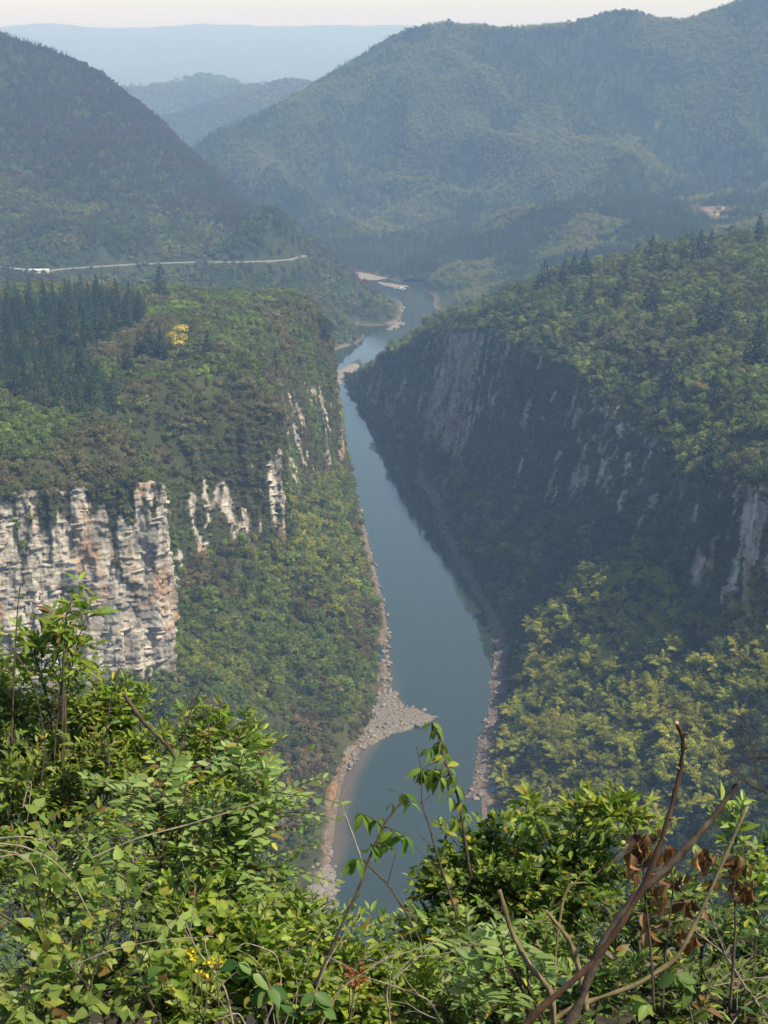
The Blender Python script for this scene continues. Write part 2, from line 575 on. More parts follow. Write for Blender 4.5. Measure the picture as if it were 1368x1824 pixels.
ROAD_PX = [(-60, 487), (0, 485), (60, 486), (110, 479), (180, 474), (250, 470), (330, 467), (430, 466), (490, 464), (520, 461), (541, 455)]
ROAD = [at_z(x, y, 60) for x, y in ROAD_PX]
road_pts = Yp((-150, 20, 2000), (0, 70, 1900), (80, 100, 1880), (170, 136, 1850), (230, 190, 1800), (290, 248, 1750), (340, 308, 1700),
              (375, 352, 1680), (430, 372, 1620), (490, 396, 1560), (515, 430, 1500),
              (0, 390, 1400), (120, 395, 1400), (250, 395, 1440), (0, 250, 1620), (200, 290, 1600), (300, 345, 1600), (400, 415, 1500), (-150, 380, 1400),
              (150, 445, 1340), (300, 440, 1400), (440, 435, 1440),
              (300, 520, 1320), (450, 520, 1330), (540, 500, 1380), (100, 520, 1200), (600, 560, 1340), (640, 540, 1420)) \
    + ROAD + Zp((600, 622, 0), (650, 598, 0), (690, 578, 0), (716, 550, 0), (690, 528, 0), (640, 516, 0), (610, 498, 0), (600, 640, -1)) \
    + Zp((640, 640, -8), (720, 600, -10), (760, 550, -10), (690, 500, -8)) \
    + Wp((-200, 1160, 30), (-400, 1160, 38), (-90, 1190, 12), (-250, 1060, 30), (-700, 1200, 60), (-700, 1500, 130), (-800, 1900, 260),
         (-600, 2100, 220), (-350, 2100, 120), (-150, 1950, 30), (-80, 1800, 2), (-60, 1680, 6), (-50, 2000, -8), (-300, 2400, 20), (-700, 2500, 100))
f_road = rbf(road_pts, 40)


def det_road(X, Y, Z):
    # no relief on the road bench itself
    b = np.full(X.shape, 1e9)
    zr = np.zeros(X.shape)
    for a, c in zip(ROAD[:-1], ROAD[1:]):
        ab = (c - a)[:2]
        t = np.clip(((X - a[0]) * ab[0] + (Y - a[1]) * ab[1]) / (ab @ ab), 0, 1)
        b = np.minimum(b, np.hypot(X - a[0] - t * ab[0], Y - a[1] - t * ab[1]))
    k = smooth(6, 30, b) * smooth(0, 8, Z)
    d = k * (9 * fbm(X / 90, Y / 90, 0, 4, 3) + 5 * (ridged(X / 70, Y / 160, 0, 3, 9) - 0.5))
    flat = 1 - smooth(4.5, 9, b)
    return d * (1 - flat) + (59.6 - Z) * flat


hill_left, P_hl = hill('left_hill', -820, 60, 1020, 2450, 5.0, f_road, det_road)

mt_pts = Yp((280, 310, 2330), (330, 281, 2330), (400, 237, 2370), (480, 197, 2400), (560, 157, 2450), (650, 107, 2500), (700, 77, 2520), (760, 50, 2550), (830, 47, 2560),
            (880, 62, 2580), (930, 78, 2600), (970, 58, 2580), (1040, 46, 2550), (1120, 30, 2500), (1190, 46, 2500), (1260, 23, 2450),
            (1368, -2, 2400), (1500, -32, 2350), (1700, -60, 2300),
            (600, 330, 2200), (700, 300, 2230), (800, 250, 2260), (1000, 200, 2300), (1000, 330, 2050), (1300, 250, 2150), (1150, 300, 2050), (850, 360, 2050),
            (1450, 300, 2000), (450, 330, 2200), (560, 400, 2050)) \
    + Zp((430, 440, 2), (540, 464, 1.5), (600, 474, 1.5), (660, 485, 1.5), (720, 500, 1.5), (760, 500, 3), (600, 492, -6), (690, 512, -6), (540, 476, -4), (600, 455, 4), (680, 455, 5)) \
    + Wp((-300, 2200, 10), (200, 1900, 14), (350, 1900, 35), (520, 1880, 45), (-300, 2700, 30), (0, 3000, 120), (300, 3100, 140), (700, 3000, 180), (1000, 2800, 220), (800, 1950, 80), (1100, 2100, 180),
         (-250, 2450, 60))
f_mt = rbf(mt_pts, 60)


def det_mt(X, Y, Z):
    # spurs run down towards the river, slightly to the left
    a = X * 0.86 + Y * 0.5
    b = -X * 0.5 + Y * 0.86
    w = 40 * fbm(X / 200, Y / 200, 0, 2, 77)
    sp = ridged((a + w) / 210, b / 520, 0, 3, 12)
    b_ = np.full(X.shape, 1e9)
    for p, q in zip(mt_pts[:18], mt_pts[1:19]):
        ab = (q - p)[:2]
        t = np.clip(((X - p[0]) * ab[0] + (Y - p[1]) * ab[1]) / (ab @ ab), 0, 1)
        b_ = np.minimum(b_, np.hypot(X - p[0] - t * ab[0], Y - p[1] - t * ab[1]))
    crest = 1 - smooth(30, 280, b_)
    return smooth(2, 40, Z) * (1 - 0.93 * crest) * (165 * (sp - 0.62) + 14 * fbm(X / 60, Y / 60, 0, 4, 13)) + 5 * fbm(X / 30, Y / 30, 0, 3, 14) * smooth(2, 20, Z)


mountain, P_mt = hill('right_mountain', -320, 1150, 1640, 3100, 7.0, f_mt, det_mt)

md_pts = Yp((790, 446, 1720), (880, 396, 1750), (950, 367, 1780), (1040, 350, 1800), (1140, 352, 1800), (1250, 357, 1800), (1368, 362, 1800), (1550, 345, 1800),
            (900, 470, 1600), (1000, 430, 1600), (1100, 430, 1520), (1300, 400, 1560), (1250, 378, 1700), (1330, 378, 1700), (820, 480, 1640), (1000, 500, 1400)) \
    + Zp((765, 505, 0), (772, 540, 0), (790, 560, 0), (750, 505, -3), (740, 540, -8), (760, 590, -4), (700, 622, -6)) \
    + Wp((80, 1340, 1), (120, 1300, 12), (250, 1240, 30), (420, 1200, 50), (650, 1200, 90), (700, 1500, 110), (700, 1900, 60), (400, 2000, 30), (200, 1950, 5),
         (100, 1850, 4), (40, 1640, -6), (20, 1500, -8), (60, 1250, 0), (30, 1230, -6))
f_md = rbf(md_pts, 40)
mid_ridge, P_md = hill('middle_ridge', 0, 760, 1180, 2050, 5.0, f_md,
                       lambda X, Y, Z: smooth(1, 18, Z) * (20 * (ridged((X * 0.8 + Y * 0.6) / 110, (-X * 0.6 + Y * 0.8) / 220, 0, 3, 31) - 0.5) + 4 * fbm(X / 30, Y / 30, 0, 3, 32)))

fh_pts = Yp((120, 190, 4700), (180, 170, 4600), (230, 156, 4500), (290, 160, 4500), (340, 140, 4500), (380, 136, 4500), (430, 158, 4500), (470, 160, 4300), (510, 150, 4200), (560, 158, 4200), (620, 190, 4200),
            (330, 240, 3700), (420, 200, 3900), (280, 230, 3900), (480, 215, 3700), (380, 250, 3400), (700, 230, 4000)) + \
    Wp((-900, 4400, 60), (-600, 3600, 20), (-300, 3100, 5), (100, 3300, 20), (300, 4300, 60), (-900, 5600, 30), (-300, 5600, 40), (300, 5600, 30), (-1100, 4900, 60))
far_hills, P_fh = hill('far_hills', -1100, 300, 3100, 5600, 16.0, rbf(fh_pts, 100),
                       lambda X, Y, Z: 22 * (ridged(X / 260, Y / 340, 0, 4, 51) - 0.5) + 8 * fbm(X / 60, Y / 60, 0, 3, 52))
fs_pts = Yp((300, 262, 3250), (340, 232, 3350), (390, 205, 3450), (440, 178, 3550), (480, 160, 3620), (520, 150, 3680), (560, 156, 3720), (620, 176, 3800), (700, 210, 3900)) + \
    Wp((-650, 3500, 0), (-500, 3200, 0), (-400, 3000, 0), (-200, 3150, 10), (0, 3300, 10), (200, 3400, 20), (-500, 3900, 20), (-200, 4050, 20), (100, 4200, 20), (-330, 3320, 25))
far_spur, P_fs = hill('far_spur', -650, 260, 3000, 4200, 14.0, rbf(fs_pts, 60),
                      lambda X, Y, Z: smooth(0, 40, Z) * (14 * (ridged(X / 160, Y / 260, 0, 3, 55) - 0.5) + 5 * fbm(X / 45, Y / 45, 0, 3, 56)))
fr_pts = Yp((-300, 60, 12000), (-100, 52, 12000), (0, 50, 12000), (70, 43, 12000), (200, 52, 12100), (300, 48, 12200), (400, 44, 12300), (500, 48, 12200), (600, 46, 12200), (700, 46, 12200),
            (760, 48, 12300), (900, 62, 12300), (1000, 68, 12300), (1200, 60, 12300), (1500, 60, 12300),
            (0, 100, 9600), (200, 108, 9600), (400, 106, 9600), (600, 104, 9600), (0, 150, 7600), (300, 165, 7400), (600, 160, 7400)) + \
    Wp((-4400, 12000, 240), (-3600, 7500, 30), (3600, 7500, 30), (4400, 12000, 200), (0, 6200, 0), (-2000, 6200, 0), (2000, 6200, 0), (-3000, 14000, 150), (0, 14000, 150), (3000, 14000, 150))
far_ridge, P_fr = hill('far_ridge', -4400, 4400, 6200, 14000, 45.0, rbf(fr_pts, 300),
                       lambda X, Y, Z: 60 * (ridged(X / 800, Y / 1000, 0, 4, 61) - 0.55) * (1 - smooth(10500, 11800, Y)) + 14 * fbm(X / 150, Y / 150, 0, 3, 62))

FIELD = at_y(1265, 377, 1700)          # terraced field by the farmhouses on the middle ridge

# ground sheet to the horizon and the river surface
ge = 15000
gm = mesh_np('ground', np.array([(-ge, -800, -14), (ge, -800, -14), (ge, ge, -14), (-ge, ge, -14)]), np.array([[0, 1, 2, 3]]), M['far_terrain'])
tag(link(bpy.data.objects.new('ground', gm)), kind='structure')

nx, ny = 200, 560
Xw, Yw = np.meshgrid(np.linspace(-140, 160, nx), np.linspace(180, 2300, ny))
wl_left = np.array([c[1] for c in [col_left(*c) for c in LEFT]])
nearest = np.full(Xw.shape, 1e9)
for a, c in zip(wl_left[:-1], wl_left[1:]):
    ab = (c - a)[:2]
    t = np.clip(((Xw - a[0]) * ab[0] + (Yw - a[1]) * ab[1]) / (ab @ ab), 0, 1)
    nearest = np.minimum(nearest, np.hypot(Xw - a[0] - t * ab[0], Yw - a[1] - t * ab[1]))
rm = mesh_np('river', np.stack([Xw, Yw, Xw * 0], -1).reshape(-1, 3), grid_faces(ny, nx), M['water'], True)
attr_f(rm, 'shallow', (1 - smooth(1.5, 7.0, nearest + 1.5 * fbm(Xw / 6, Yw / 6, 0, 3, 4))) * (1 - smooth(520, 640, Yw)) * 0.5)
tag(link(bpy.data.objects.new('river', rm)), kind='structure')

# ------------------------------------------------------------------ foliage materials
def mat_leaf(name, source, transl=0.3, rough=0.55, spec=0.3, base=None, back=None):
    """source: 'inst' = tint carried by the scattered point, 'obj' = object colour, 'fixed' = base colour"""
    t = NT(name)
    v = t.attr('v')
    if source == 'inst':
        c = t.attr('tint', 'INSTANCER').outputs['Color']
    elif source == 'obj':
        c = t.n('ShaderNodeObjectInfo').outputs['Color']
    else:
        c = t.n('ShaderNodeRGB'); c.outputs[0].default_value = (*base, 1); c = c.outputs[0]
    c = t.mix(1.0, c, v.outputs['Color'], 'MULTIPLY')
    p = t.principled(c, rough, spec)
    tr = t.n('ShaderNodeBsdfTranslucent')
    t.set(tr.inputs['Color'], t.mix(1.0, c, (1.35, 1.45, 0.7), 'MULTIPLY'))
    ms = t.n('ShaderNodeMixShader')
    ms.inputs[0].default_value = transl
    t.t.links.new(p, ms.inputs[1])
    t.t.links.new(tr.outputs[0], ms.inputs[2])
    return t.done(ms.outputs[0])


def mat_plain(name, c1, c2, scale, rough=0.85, bump=0.0, spec=0.2, coord='pos', stretch=(1, 1, 1)):
    t = NT(name)
    p = t.pos() if coord == 'pos' else t.n('ShaderNodeTexCoord').outputs['Object']
    n = t.noise(t.scaled(p, stretch), scale, 5, 0.6)
    c = t.ramp(n, [(0.3, c1), (0.7, c2)])
    return t.done(t.principled(c, rough, spec, t.bump(n, 0.6, bump) if bump else None))


M['leaf_inst'] = mat_leaf('scattered_foliage', 'inst', 0.22, 0.6, 0.15)
M['leaf_obj'] = mat_leaf('tree_foliage', 'obj', 0.22, 0.6, 0.15)
M['bark'] = mat_plain('tree_bark', (0.05, 0.038, 0.028), (0.13, 0.105, 0.08), 3.0, 0.9)
M['culm'] = mat_plain('bamboo_culm', (0.10, 0.12, 0.03), (0.2, 0.19, 0.07), 2.0, 0.6)

# ------------------------------------------------------------------ plant meshes
def unit(a):
    return a / (np.linalg.norm(a, axis=-1, keepdims=True) + 1e-9)


def quads(c, n, size, aspect, rg, droop=None):
    """leaf quads at centres c facing n; size (k,), long axis random in the plane unless droop gives it"""
    k = len(c)
    if droop is None:
        r = unit(rg.normal(size=(k, 3)))
    else:
        r = droop
    a = unit(r - n * np.sum(r * n, -1, keepdims=True))
    b = np.cross(n, a)
    a = a * (size * 0.5)[:, None]
    b = b * (size * 0.5 * aspect)[:, None]
    v = np.stack([c - a, c + b * 1.0, c + a, c - b * 1.0], 1).reshape(-1, 3)     # diamond leaves
    f = np.arange(4 * k).reshape(k, 4)
    return v, f


def plant_mesh(name, parts, mat):
    """parts: list of (verts, faces, brightness (k faces->verts) or scalar, tone rgb)"""
    vs, fq, cs, o = [], [], [], 0
    for v, f, b in parts:
        vs.append(v); fq.append(f + o); o += len(v)
        cs.append(np.broadcast_to(b, (len(v), 3)) if np.ndim(b) < 2 else b)
    me = mesh_np(name, np.concatenate(vs), fq, mat)
    attr_c(me, 'v', np.concatenate(cs))
    return me


def lump_leaves(rg, centres, radii, per, size, aspect=0.6, up=0.35, var=0.42):
    C, N, R, B = [], [], [], []
    for c, r in zip(centres, radii):
        k = max(6, int(per * (r / np.mean(radii)) ** 2))
        d = unit(rg.normal(size=(k, 3)))
        d[:, 2] = np.where(d[:, 2] < -0.3, -d[:, 2], d[:, 2])
        rad = r * (0.6 + 0.45 * rg.random(k) ** 0.6)
        C.append(c + d * rad[:, None] * np.array([1, 1, 0.85]))
        N.append(unit(d + np.array([0, 0, up]) + 0.5 * rg.normal(size=(k, 3))))
        B.append(np.full(k, rg.uniform(1 - var, 1 + var)) * rg.uniform(0.75, 1.25, k))
        R.append(np.full(k, size) * rg.uniform(0.6, 1.3, k))
    C, N, R, B = map(np.concatenate, (C, N, R, B))
    v, f = quads(C, N, R, aspect, rg)
    hue = rg.uniform(-1, 1, len(B))
    col = np.stack([B * (1 + 0.12 * hue), B, B * (1 - 0.15 * hue)], -1)
    return v, f, np.repeat(col, 4, 0)


def sticks(rg, p0, p1, w):
    """thin three-sided sticks between arrays of points"""
    d = unit(p1 - p0)
    a = unit(np.cross(d, np.array([0.3, 0.5, 0.81])))
    b = np.cross(d, a)
    k = len(p0)
    w = np.broadcast_to(w, (k,))[:, None]
    v = np.stack([p0 + a * w, p0 - a * w * .5 + b * w * .87, p0 - a * w * .5 - b * w * .87, p1], 1).reshape(-1, 3)
    i = np.arange(k) * 4
    f = np.concatenate([np.stack([i, i + 1, i + 3], -1), np.stack([i + 1, i + 2, i + 3], -1), np.stack([i + 2, i, i + 3], -1)])
    return v, f


def cone_tube(pts, radii, sides=6):
    pts = np.asarray(pts, float)
    d = unit(np.gradient(pts, axis=0))
    ref = np.array([0.31, 0.72, 0.62])
    a = unit(np.cross(d, ref)); b = np.cross(d, a)
    th = np.arange(sides) / sides * 2 * np.pi
    ring = a[:, None] * np.cos(th)[None, :, None] + b[:, None] * np.sin(th)[None, :, None]
    v = (pts[:, None] + ring * np.asarray(radii)[:, None, None]).reshape(-1, 3)
    n = len(pts)
    i = np.arange(n * sides).reshape(n, sides)
    f = np.stack([i[:-1], np.roll(i[:-1], -1, 1), np.roll(i[1:], -1, 1), i[1:]], -1).reshape(-1, 4)
    return v, f


def bush_mesh(name, seed, per=34, size=0.5, h=1.5, mat=None):
    rg = np.random.default_rng(seed)
    n = rg.integers(7, 10)
    ang = rg.uniform(0, 6.28, n)
    rad = 1.05 * np.sqrt(rg.random(n))
    c = np.stack([rad * np.cos(ang), rad * np.sin(ang), h * (0.25 + 0.75 * rg.random(n)) * (1 - 0.25 * rad)], -1)
    r = rg.uniform(0.5, 0.85, n)
    st = sticks(rg, np.zeros((n, 3)) + rg.normal(size=(n, 3)) * 0.1, c, 0.05)
    return plant_mesh(name, [lump_leaves(rg, c, r, per, size), (st[0], st[1], np.array([0.9, 0.6, 0.6]))], mat or M['leaf_inst'])


def scrub_mesh(name, seed):
    """half-bare bush: upright twigs with sparse leaves"""
    rg = np.random.default_rng(seed)
    k = 70
    a = rg.uniform(0, 6.28, k)
    sp = rg.random(k) ** 0.5
    p0 = np.stack([0.5 * sp * np.cos(a), 0.5 * sp * np.sin(a), 0 * a], -1)
    p1 = np.stack([1.4 * sp * np.cos(a), 1.4 * sp * np.sin(a), 1.0 + 1.3 * rg.random(k) - 0.5 * sp], -1)
    st = sticks(rg, p0, p1, 0.05)
    lv = lump_leaves(rg, p1[:26] * 0.9, np.full(26, 0.35), 9, 0.34, 0.6)
    return plant_mesh(name, [(st[0], st[1], np.array([1.25, 1.1, 1.1])), lv], M['leaf_inst'])


def broad_parts(seed, H=7.0, W=2.6, per=46, size=0.5):
    rg = np.random.default_rng(seed)
    n = 16
    t = rg.random(n)
    ang = rg.uniform(0, 6.28, n)
    rad = W * np.sqrt(rg.random(n)) * (0.55 + 0.45 * np.sin(t * 3.0))
    c = np.stack([rad * np.cos(ang), rad * np.sin(ang), H * (0.32 + 0.6 * t)], -1)
    r = rg.uniform(0.75, 1.25, n) * W / 2.6
    lv = lump_leaves(rg, c, r, per, size)
    trunk = cone_tube([(0, 0, -0.6), (0.1, 0, H * 0.3), (0.0, 0.1, H * 0.6), (0, 0, H * 0.85)], [0.2, 0.15, 0.1, 0.03], 5)
    st = sticks(rg, np.stack([0 * ang, 0 * ang, H * (0.2 + 0.5 * t)], -1), c, 0.06)
    return lv, trunk, st


def conifer_parts(seed, H=13.0, W=2.1, layers=20, size=0.8, slim=1.0):
    rg = np.random.default_rng(seed)
    C, N, R, D, B = [], [], [], [], []
    for i in range(layers):
        t = i / (layers - 1)
        z = H * (0.10 + 0.88 * t)
        w = W * slim * ((1 - t) ** 0.75) * rg.uniform(0.8, 1.15) + 0.12
        k = int(10 + 22 * (1 - t))
        a = rg.uniform(0, 6.28, k)
        rr = w * (0.35 + 0.65 * rg.random(k) ** 0.6)
        C.append(np.stack([rr * np.cos(a), rr * np.sin(a), z - 0.35 * rr + rg.normal(size=k) * 0.25], -1))
        out = np.stack([np.cos(a), np.sin(a), 0 * a], -1)
        N.append(unit(out * 0.55 + np.array([0, 0, 0.8]) + 0.35 * rg.normal(size=(k, 3))))
        D.append(unit(out + np.array([0, 0, -0.35]) + 0.3 * rg.normal(size=(k, 3))))
        R.append(size * rg.uniform(0.7, 1.3, k) * (0.65 + 0.5 * (1 - t)))
        B.append(rg.uniform(0.7, 1.3, k))
    C, N, D, R, B = map(np.concatenate, (C, N, D, R, B))
    v, f = quads(C, N, R, 0.5, rg, D)
    col = np.repeat(np.stack([B, B, B], -1), 4, 0)
    trunk = cone_tube([(0, 0, -0.8), (0, 0, H * 0.4), (0, 0, H * 0.97)], [0.22, 0.14, 0.02], 5)
    return (v, f, col), trunk


def bamboo_parts(seed, H=8.5, culms=22, size=0.5, per=46):
    """fountain of arching culms, each a feathery plume that droops at the tip"""
    rg = np.random.default_rng(seed)
    C, N, R, D, B = [], [], [], [], []
    tv, tf, o = [], [], 0
    for i in range(culms):
        a = i * 2.4 + rg.normal() * 0.3
        lean = rg.uniform(0.25, 1.15)
        h = H * rg.uniform(0.72, 1.05) * (1 - 0.2 * lean)
        d = np.array([math.cos(a), math.sin(a), 0])
        base = d * rg.uniform(0, 0.6) + np.array([0, 0, -0.5])
        t = np.linspace(0, 1, 11)
        path = base + d * (lean * 3.2 * t ** 2.0)[:, None] + np.array([0, 0, 1]) * (h * (t - 0.34 * lean * t ** 4))[:, None]
        v, f = cone_tube(path[[0, 4, 7, 10]], [0.05, 0.045, 0.03, 0.01], 3)
        tv.append(v); tf.append(f + o); o += len(v)
        q = 0.42 + 0.58 * rg.random(per) ** 0.8
        idx = q * 10
        i0 = np.clip(idx.astype(int), 0, 9)
        c = path[i0] * (1 - (idx - i0))[:, None] + path[i0 + 1] * (idx - i0)[:, None]
        w = 0.18 + 0.5 * np.sin(np.clip((q - 0.38) / 0.62, 0, 1) * 2.7)
        off = rg.normal(size=(per, 3)) * np.array([0.5, 0.5, 0.16]) * w[:, None]
        C.append(c + off - np.array([0, 0, 1]) * (0.25 * np.abs(off[:, :1]) + 0.05))
        N.append(unit(d * 0.3 + off * 0.8 + np.array([0, 0, 1.0]) + 0.3 * rg.normal(size=(per, 3))))
        D.append(unit(d * 0.9 + off + np.array([0, 0, -0.55])))
        R.append(size * rg.uniform(0.6, 1.35, per))
        B.append(rg.uniform(0.8, 1.2, per) * (0.62 + 0.52 * q) * rg.uniform(0.85, 1.15))  # brighter towards the tip: lit top and shaded underside put into leaf colour
    C, N, D, R, B = map(np.concatenate, (C, N, D, R, B))
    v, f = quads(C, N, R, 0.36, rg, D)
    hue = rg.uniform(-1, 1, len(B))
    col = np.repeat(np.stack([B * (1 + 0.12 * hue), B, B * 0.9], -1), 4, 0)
    return (v, f, col), (np.concatenate(tv), np.concatenate(tf))


def proto_from(name, *parts):
    me = plant_mesh(name, list(parts), M['leaf_inst'])
    return bpy.data.objects.new(name, me)


def proto_tree(name, seed, **k):
    lv, tr, st = broad_parts(seed, **k)
    dark = np.array([0.6, 0.45, 0.5])
    return proto_from(name, lv, (tr[0], tr[1], dark), (st[0], st[1], dark))


def proto_conifer(name, seed, **k):
    lv, tr = conifer_parts(seed, **k)
    return proto_from(name, lv, (tr[0], tr[1], np.array([1.5, 0.8, 0.8])))


def proto_bamboo(name, seed, **k):
    lv, cu = bamboo_parts(seed, **k)
    return proto_from(name, lv, (cu[0], cu[1], np.array([0.7, 0.7, 0.6])))


def thicket_mesh(name, seed):
    rg = np.random.default_rng(seed)
    n = 15
    ang = rg.uniform(0, 6.28, n)
    rad = 2.4 * np.sqrt(rg.random(n))
    c = np.stack([rad * np.cos(ang), rad * np.sin(ang), 3.0 * (0.2 + 0.8 * rg.random(n)) * (1 - 0.2 * rad)], -1)
    st = sticks(rg, c * np.array([0.3, 0.3, 0]) - np.array([0, 0, 0.6]), c, 0.07)
    return plant_mesh(name, [lump_leaves(rg, c, rg.uniform(0.7, 1.3, n), 46, 0.55), (st[0], st[1], np.array([0.9, 0.6, 0.6]))], M['leaf_inst'])


BUSHES = [bpy.data.objects.new('bush', bush_mesh('bush', s)) for s in (1, 2, 3)]
SCRUBS = [bpy.data.objects.new('scrub', scrub_mesh('scrub', s)) for s in (4, 5)]
TREES = [proto_tree('broadleaf', s) for s in (6, 7)]
CONIFS = [proto_conifer('conifer', s, layers=15) for s in (8, 9)]
BAMBOOS = [proto_bamboo('bamboo', s, culms=14, per=24, size=0.7) for s in (10, 11)]
THICKETS = [bpy.data.objects.new('thicket', thicket_mesh('thicket', s)) for s in (12, 13)]
PROTO = BUSHES + SCRUBS + TREES + CONIFS + BAMBOOS + THICKETS      # 0-2 bush, 3-4 scrub, 5-6 tree, 7-8 conifer, 9-10 bamboo, 11-12 thicket
lib = bpy.data.collections.new('plant_library')
for i, o in enumerate(PROTO):
    o.name = 'lib_%02d' % i
    lib.objects.link(o)


def scatter_group():
    ng = bpy.data.node_groups.new('scatter', 'GeometryNodeTree')
    ng.interface.new_socket('Geometry', in_out='INPUT', socket_type='NodeSocketGeometry')
    ng.interface.new_socket('Geometry', in_out='OUTPUT', socket_type='NodeSocketGeometry')
    n = ng.nodes
    gi, go = n.new('NodeGroupInput'), n.new('NodeGroupOutput')
    ip = n.new('GeometryNodeInstanceOnPoints')
    ci = n.new('GeometryNodeCollectionInfo')
    ci.inputs['Collection'].default_value = lib
    ci.inputs['Separate Children'].default_value = True
    ci.inputs['Reset Children'].default_value = True

    def named(nm, typ):
        a = n.new('GeometryNodeInputNamedAttribute')
        a.data_type = typ
        a.inputs['Name'].default_value = nm
        return a.outputs[0]
    e2r = n.new('FunctionNodeEulerToRotation')
    L = ng.links.new
    L(gi.outputs[0], ip.inputs['Points'])
    L(ci.outputs[0], ip.inputs['Instance'])
    ip.inputs['Pick Instance'].default_value = True
    L(named('idx', 'INT'), ip.inputs['Instance Index'])
    L(named('rot', 'FLOAT_VECTOR'), e2r.inputs[0])
    L(e2r.outputs[0], ip.inputs['Rotation'])
    L(named('scl', 'FLOAT_VECTOR'), ip.inputs['Scale'])
    L(ip.outputs[0], go.inputs[0])
    return ng


SCATTER = scatter_group()


def scatter(name, pts, idx, scl, tint, label, tilt=None):
    k = len(pts)
    me = bpy.data.meshes.new(name)
    me.vertices.add(k)
    me.vertices.foreach_set('co', np.asarray(pts, np.float32).ravel())
    a = me.attributes.new('idx', 'INT', 'POINT'); a.data.foreach_set('value', np.asarray(idx, np.int32))
    rot = np.zeros((k, 3), np.float32)
    rot[:, 2] = RNG.uniform(0, 6.283, k)
    rot[:, :2] = RNG.normal(size=(k, 2)) * 0.1
    if tilt is not None: rot[:, :2] += tilt
    a = me.attributes.new('rot', 'FLOAT_VECTOR', 'POINT'); a.data.foreach_set('vector', rot.ravel())
    s = np.repeat(np.asarray(scl, np.float32)[:, None], 3, 1)
    s[:, 2] *= RNG.uniform(0.8, 1.25, k)
    a = me.attributes.new('scl', 'FLOAT_VECTOR', 'POINT'); a.data.foreach_set('vector', s.ravel().astype(np.float32))
    attr_c(me, 'tint', np.clip(tint, 0.004, 0.6))
    me.update()
    o = bpy.data.objects.new(name, me)
    m = o.modifiers.new('scatter', 'NODES')
    m.node_group = SCATTER
    link(o)
    tag(o, label, kind='stuff')
    return o


def project(P):
    dx, dy, dz = P[..., 0], P[..., 1], P[..., 2] - CAM_Z
    zc = dy * CP - dz * SP
    zc = np.where(zc < 0.1, 0.1, zc)
    return 684 + FPX * dx / zc, 912 + FPX * (-dz * CP - dy * SP) / zc


def in_view(P, m=170):
    x, y = project(P)
    return (x > -m) & (x < 1368 + m) & (y > -m) & (y < 1824 + m)


def sample_grid(P, dens, count, *fields):
    """random points on the quads of a grid, chance = area x density; returns points and interpolated fields"""
    a, b, c, d = P[:-1, :-1], P[:-1, 1:], P[1:, 1:], P[1:, :-1]
    area = 0.5 * np.linalg.norm(np.cross(c - a, d - b), axis=-1)
    dn = 0.25 * (dens[:-1, :-1] + dens[:-1, 1:] + dens[1:, 1:] + dens[1:, :-1])
    vis = in_view(0.25 * (a + b + c + d))
    w = (area * dn * vis).ravel()
    k = RNG.choice(len(w), count, p=w / w.sum())
    i, j = np.unravel_index(k, area.shape)
    u, v = RNG.random(count)[:, None], RNG.random(count)[:, None]
    pts = (P[i, j] * (1 - u) * (1 - v) + P[i, j + 1] * u * (1 - v) + P[i + 1, j + 1] * u * v + P[i + 1, j] * (1 - u) * v)
    return [pts] + [f[i, j] for f in fields]


def tints(pts, table, seed, scale=30.0, var=0.4):
    """albedo of each plant: a few foliage colours in drifts over the slope"""
    table = np.array(table)
    n = fbm(pts[:, 0] / scale, pts[:, 1] / scale, pts[:, 2] / scale, 3, seed) * 1.5 + 0.5 + RNG.normal(size=len(pts)) * 0.22 * var / 0.4
    t = np.clip(n, 0, 0.999) * (len(table) - 1)
    i = t.astype(int)
    f = (t - i)[:, None]
    c = table[i] * (1 - f) + table[np.minimum(i + 1, len(table) - 1)] * f
    big = 1 + 0.38 * fbm(pts[:, 0] / 9, pts[:, 1] / 9, pts[:, 2] / 9, 2, seed + 3)
    return c * (RNG.uniform(1 - var, 1 + var, len(pts)) * big)[:, None]


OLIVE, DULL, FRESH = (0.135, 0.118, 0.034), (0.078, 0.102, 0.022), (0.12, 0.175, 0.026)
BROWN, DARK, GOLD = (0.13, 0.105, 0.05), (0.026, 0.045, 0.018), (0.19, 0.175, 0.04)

# left side: undergrowth on the slope, the cliffs and the plateau
V = Vl
on_slope = smooth(1.9, 2.3, V) * (1 - smooth(3.9, 4.1, V))
on_cliff = smooth(3.95, 4.1, V) * (1 - smooth(4.95, 5.05, V))
on_top = smooth(4.95, 5.05, V)
bare = np.clip(1 - 1.3 * rock_l, 0, 1)
near_l = 1 - smooth(3.05, 3.4, Ul)
dens = on_slope * 0.95 + on_cliff * bare * (1.1 - 0.5 * near_l) + on_top * 0.75
pts, sl, cl, tp, uu = sample_grid(Pl, dens, 46000, on_slope, on_cliff, on_top, Ul)
k = len(pts)
r = RNG.random(k)
drift = fbm(pts[:, 0] / 25, pts[:, 1] / 25, pts[:, 2] / 25, 3, 88)
idx = np.where(r < 0.55 + 0.5 * drift - 0.25 * tp, RNG.integers(0, 3, k), RNG.integers(3, 5, k))
idx = np.where((sl > 0.5) & (RNG.random(k) < 0.09), RNG.integers(5, 7, k), idx)
scl = (0.55 + 1.1 * RNG.random(k) ** 2) * (1 - 0.3 * cl)
scl = np.where(idx >= 5, RNG.uniform(0.4, 1.0, k), scl)
big = (RNG.random(k) < 0.2 * (1 - cl) * (1 - 0.5 * tp)) & (drift > -0.2)
idx[big] = RNG.integers(11, 13, big.sum()); scl[big] = 0.5 + 1.0 * RNG.random(big.sum()) ** 1.5
